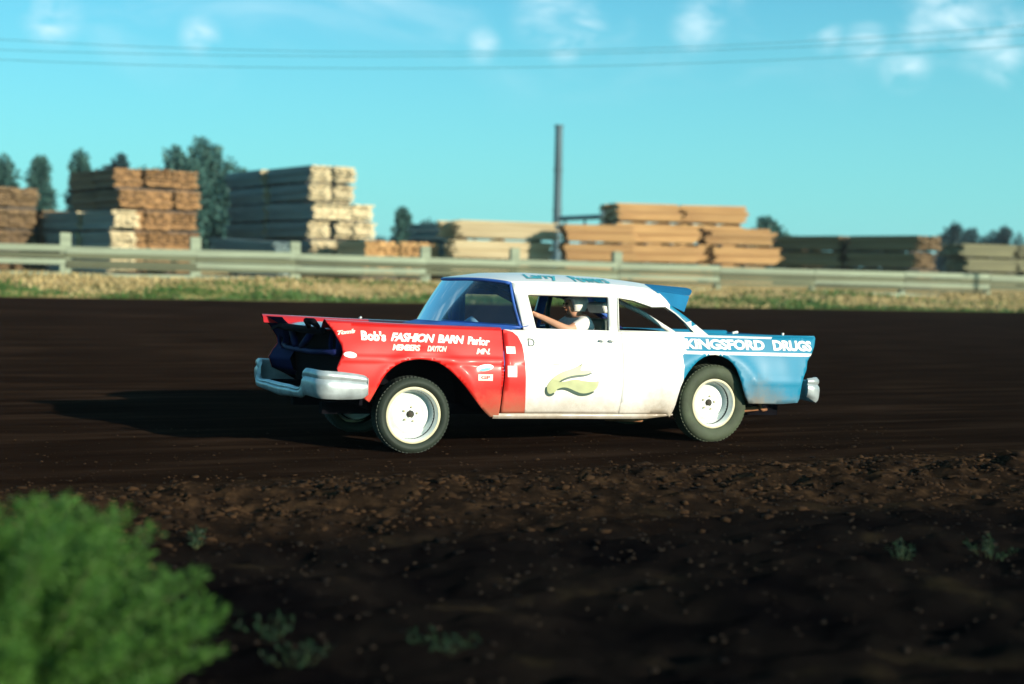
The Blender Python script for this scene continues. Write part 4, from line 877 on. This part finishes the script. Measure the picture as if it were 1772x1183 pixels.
m = MB(); m.grid(lambda u, v: (hc.x + .105 + .05 * u, hc.y - .085 + .17 * v, hc.z + .045 - .02 * u - .0 + .02 * math.sin(3.14 * v)), 4, 8); m.build('helmet_peak', VINYL, o, True)
for sg in (1, -1):
    m = MB(); m.lathe([(0, .010), (.008, .007), (.011, 0)], 10, axis='x', center=(hc.x + .093, hc.y + sg * .032, 1.258)); m.build('eye', BLACK, drv, True)
m = MB(); m.tube([(hc.x + .095, hc.y, 1.262), (hc.x + .118, hc.y, 1.235), (hc.x + .098, hc.y, 1.226)], [.008, .014, .010], 8); m.build('nose', SKIN, drv, True)
m = MB(); m.tube([(hc.x + .092, hc.y - .022, 1.20), (hc.x + .10, hc.y, 1.202), (hc.x + .092, hc.y + .022, 1.20)], .005, 6); m.build('mouth', RUST, drv, True)

# ================================================================ FOREGROUND
def weed(name, x, y, n_st, h, spread, label, leafn, leafsize, lm, group=None, cat='weed', seed=0):
    r_ = random.Random(seed); s0, t0 = st(x, y); z0 = float(height(np.array([s0]), np.array([t0]))[0])
    o = empty(name, (x, y, z0)); tag(o, label, cat, group); m = MB(); P = []; D = []
    for k in range(n_st):
        a = r_.uniform(0, 6.283); q = math.sqrt(r_.random()); lean = q * spread; hh_ = h * (1 - .62 * q ** 3.2) * r_.uniform(.86, 1.04)
        b0 = (math.cos(a) * q * spread * .35, math.sin(a) * q * spread * .35, -.03); e0 = (math.cos(a) * lean, math.sin(a) * lean, hh_)
        pts = []
        for j in range(6):
            f = j / 5; pts.append((b0[0] + (e0[0] - b0[0]) * f ** 1.5, b0[1] + (e0[1] - b0[1]) * f ** 1.5, b0[2] + (e0[2] - b0[2]) * f))
        m.tube(pts, [.006 * h / .8 * (1.2 - j * .18) for j in range(6)], 4, caps=False)
        pa = np.array(pts); ff = rng.uniform(.22, 1.0, leafn) ** .8 * 5; i = np.minimum(ff.astype(int), 4); q_ = (ff - i)[:, None]
        c_ = pa[i] * (1 - q_) + pa[i + 1] * q_; dd = rng.normal(size=(leafn, 3)); dd[:, 2] = np.abs(dd[:, 2]) * .5
        wd_ = (.095 * h / .8) * (1.15 - ff / 5 * .75)[:, None]
        P.append(c_ + dd * wd_ * .5); D.append(dd * .7 + np.array([math.cos(a) * .4, math.sin(a) * .4, .5]))
    m.build('stems', WEEDSTEM, o); V, Fl = leaves(np.concatenate(P), np.concatenate(D), leafsize, 4.2)
    link('foliage', np_mesh('foliage', V, Fl, [lm]), o); return o
p = at(60, 1183, 4.75); weed('leafy_bush', -1.76, 4.55, 120, .76, .88, 'big feathery bright green bush filling the lower left corner', 620, .030, LEAFB, None, 'bush', 1)
weed('leafy_bush', -2.55, 4.75, 60, .78, .6, 'green bush cut off by the left edge behind the corner bush', 420, .030, LEAFB, None, 'bush', 2)
G_ = 'small weeds on the verge'
for (px, py, Yd, h, sp, ns, lab) in ((1562, 968, 8.2, .16, .10, 9, 'small green weed on dark soil far right, left of its neighbour'), (1712, 965, 8.0, .17, .16, 12, 'small spreading green weed nearest the right edge'),
        (470, 1085, 6.1, .12, .16, 9, 'low weed just right of the big bush'), (520, 1150, 5.6, .13, .16, 9, 'sparse weed near the bottom edge beside the big bush'), (755, 1120, 5.75, .10, .20, 10, 'flat pale weed near the bottom, right of the reddish soil patch'),
        (340, 950, 7.4, .17, .13, 10, 'dull weed sprig showing over the shoulder of the big bush')):
    d = ray(px, py); k = (float(height(*[np.array([q]) for q in st(d.x * Yd / d.y, Yd)])[0]) - EYE) / d.z
    weed('weed', d.x * k, d.y * k, ns, h * .7, sp, lab, 14, .028, LEAFW, G_, 'weed', int(px))
# clods and stones
CLOD = mat('dry_clay_clods', (0.050, 0.027, 0.013), 0.95, 0.5, 2.2, col2=(0.005, .0038, .003), spec=0.05, bump=.4, bscale=30)
def clods(name, n, tc_, tw_, s0, s1, smin, smax, label, ma):
    s_ = rng.uniform(s0, s1, n); t_ = tc_ + rng.normal(size=n) * tw_; t_ = np.clip(t_, 4.0, 14); z_ = height(s_, t_); X_, Y_ = xy(s_, t_); sz = smin + (smax - smin) * rng.uniform(0, 1, n) ** 3
    ico = [(0, 0, 1), (.89, 0, .45), (.28, .85, .45), (-.72, .53, .45), (-.72, -.53, .45), (.28, -.85, .45), (.72, .53, -.45), (-.28, .85, -.45), (-.89, 0, -.45), (-.28, -.85, -.45), (.72, -.53, -.45), (0, 0, -1)]
    fi = [(0, 1, 2), (0, 2, 3), (0, 3, 4), (0, 4, 5), (0, 5, 1), (1, 6, 2), (2, 7, 3), (3, 8, 4), (4, 9, 5), (5, 10, 1), (6, 7, 2), (7, 8, 3), (8, 9, 4), (9, 10, 5), (10, 6, 1), (11, 7, 6), (11, 8, 7), (11, 9, 8), (11, 10, 9), (11, 6, 10)]
    B_ = np.array(ico)[None] * (1 + .55 * rng.uniform(-1, 1, (n, 12, 1))) * (sz[:, None, None] * rng.uniform(.6, 1.3, (n, 1, 3)) * np.array([1.25, 1, .6]))
    V = (B_ + np.stack([X_, Y_, z_ + sz * .15], -1)[:, None]).reshape(-1, 3); Fl = (np.array(fi)[None] + (np.arange(n) * 12)[:, None, None]).reshape(-1, 3)
    tag(link(name, np_mesh(name, V, Fl, [ma])), label, kind='stuff')
clods('clay_clods', 8500, 9.0, .62, -6.5, 8, .004, .030, 'reddish brown clay clods strewn along the low ridge', CLOD)
clods('verge_pebbles', 3200, 6.9, 1.5, -3.5, 6.5, .004, .020, 'small dark clods and pebbles on the near verge', mat('dark_soil_clods', (.026, .019, .013), .95, .4, 4, col2=(.004, .0036, .004), spec=0.05))

clods('track_crumbs', 2500, 11.0, 1.3, -7, 9, .003, .012, 'small loose dirt crumbs on the near edge of the track', CLOD)
# evening haze over the yard
m = MB(); m.box((0, 0, 0), (2, 2, 2))
hz = m.build('haze', [], None); hz.scale = (860, 860, 9.0); hz.location = (xy(0, 250)[0], xy(0, 250)[1], 6.6); hz.rotation_euler = (0, 0, TH)
hm = bpy.data.materials.new('haze'); hm.use_nodes = True; ht = hm.node_tree; ht.nodes.clear(); ho = ht.nodes.new('ShaderNodeOutputMaterial'); hv = ht.nodes.new('ShaderNodeVolumePrincipled')
hv.inputs['Density'].default_value = 0.00025; hv.inputs['Color'].default_value = (0.85, 0.95, 1.0, 1); hv.inputs['Anisotropy'].default_value = 0.2
ht.links.new(hv.outputs[0], ho.inputs['Volume']); hz.data.materials.append(hm); tag(hz, kind='stuff')
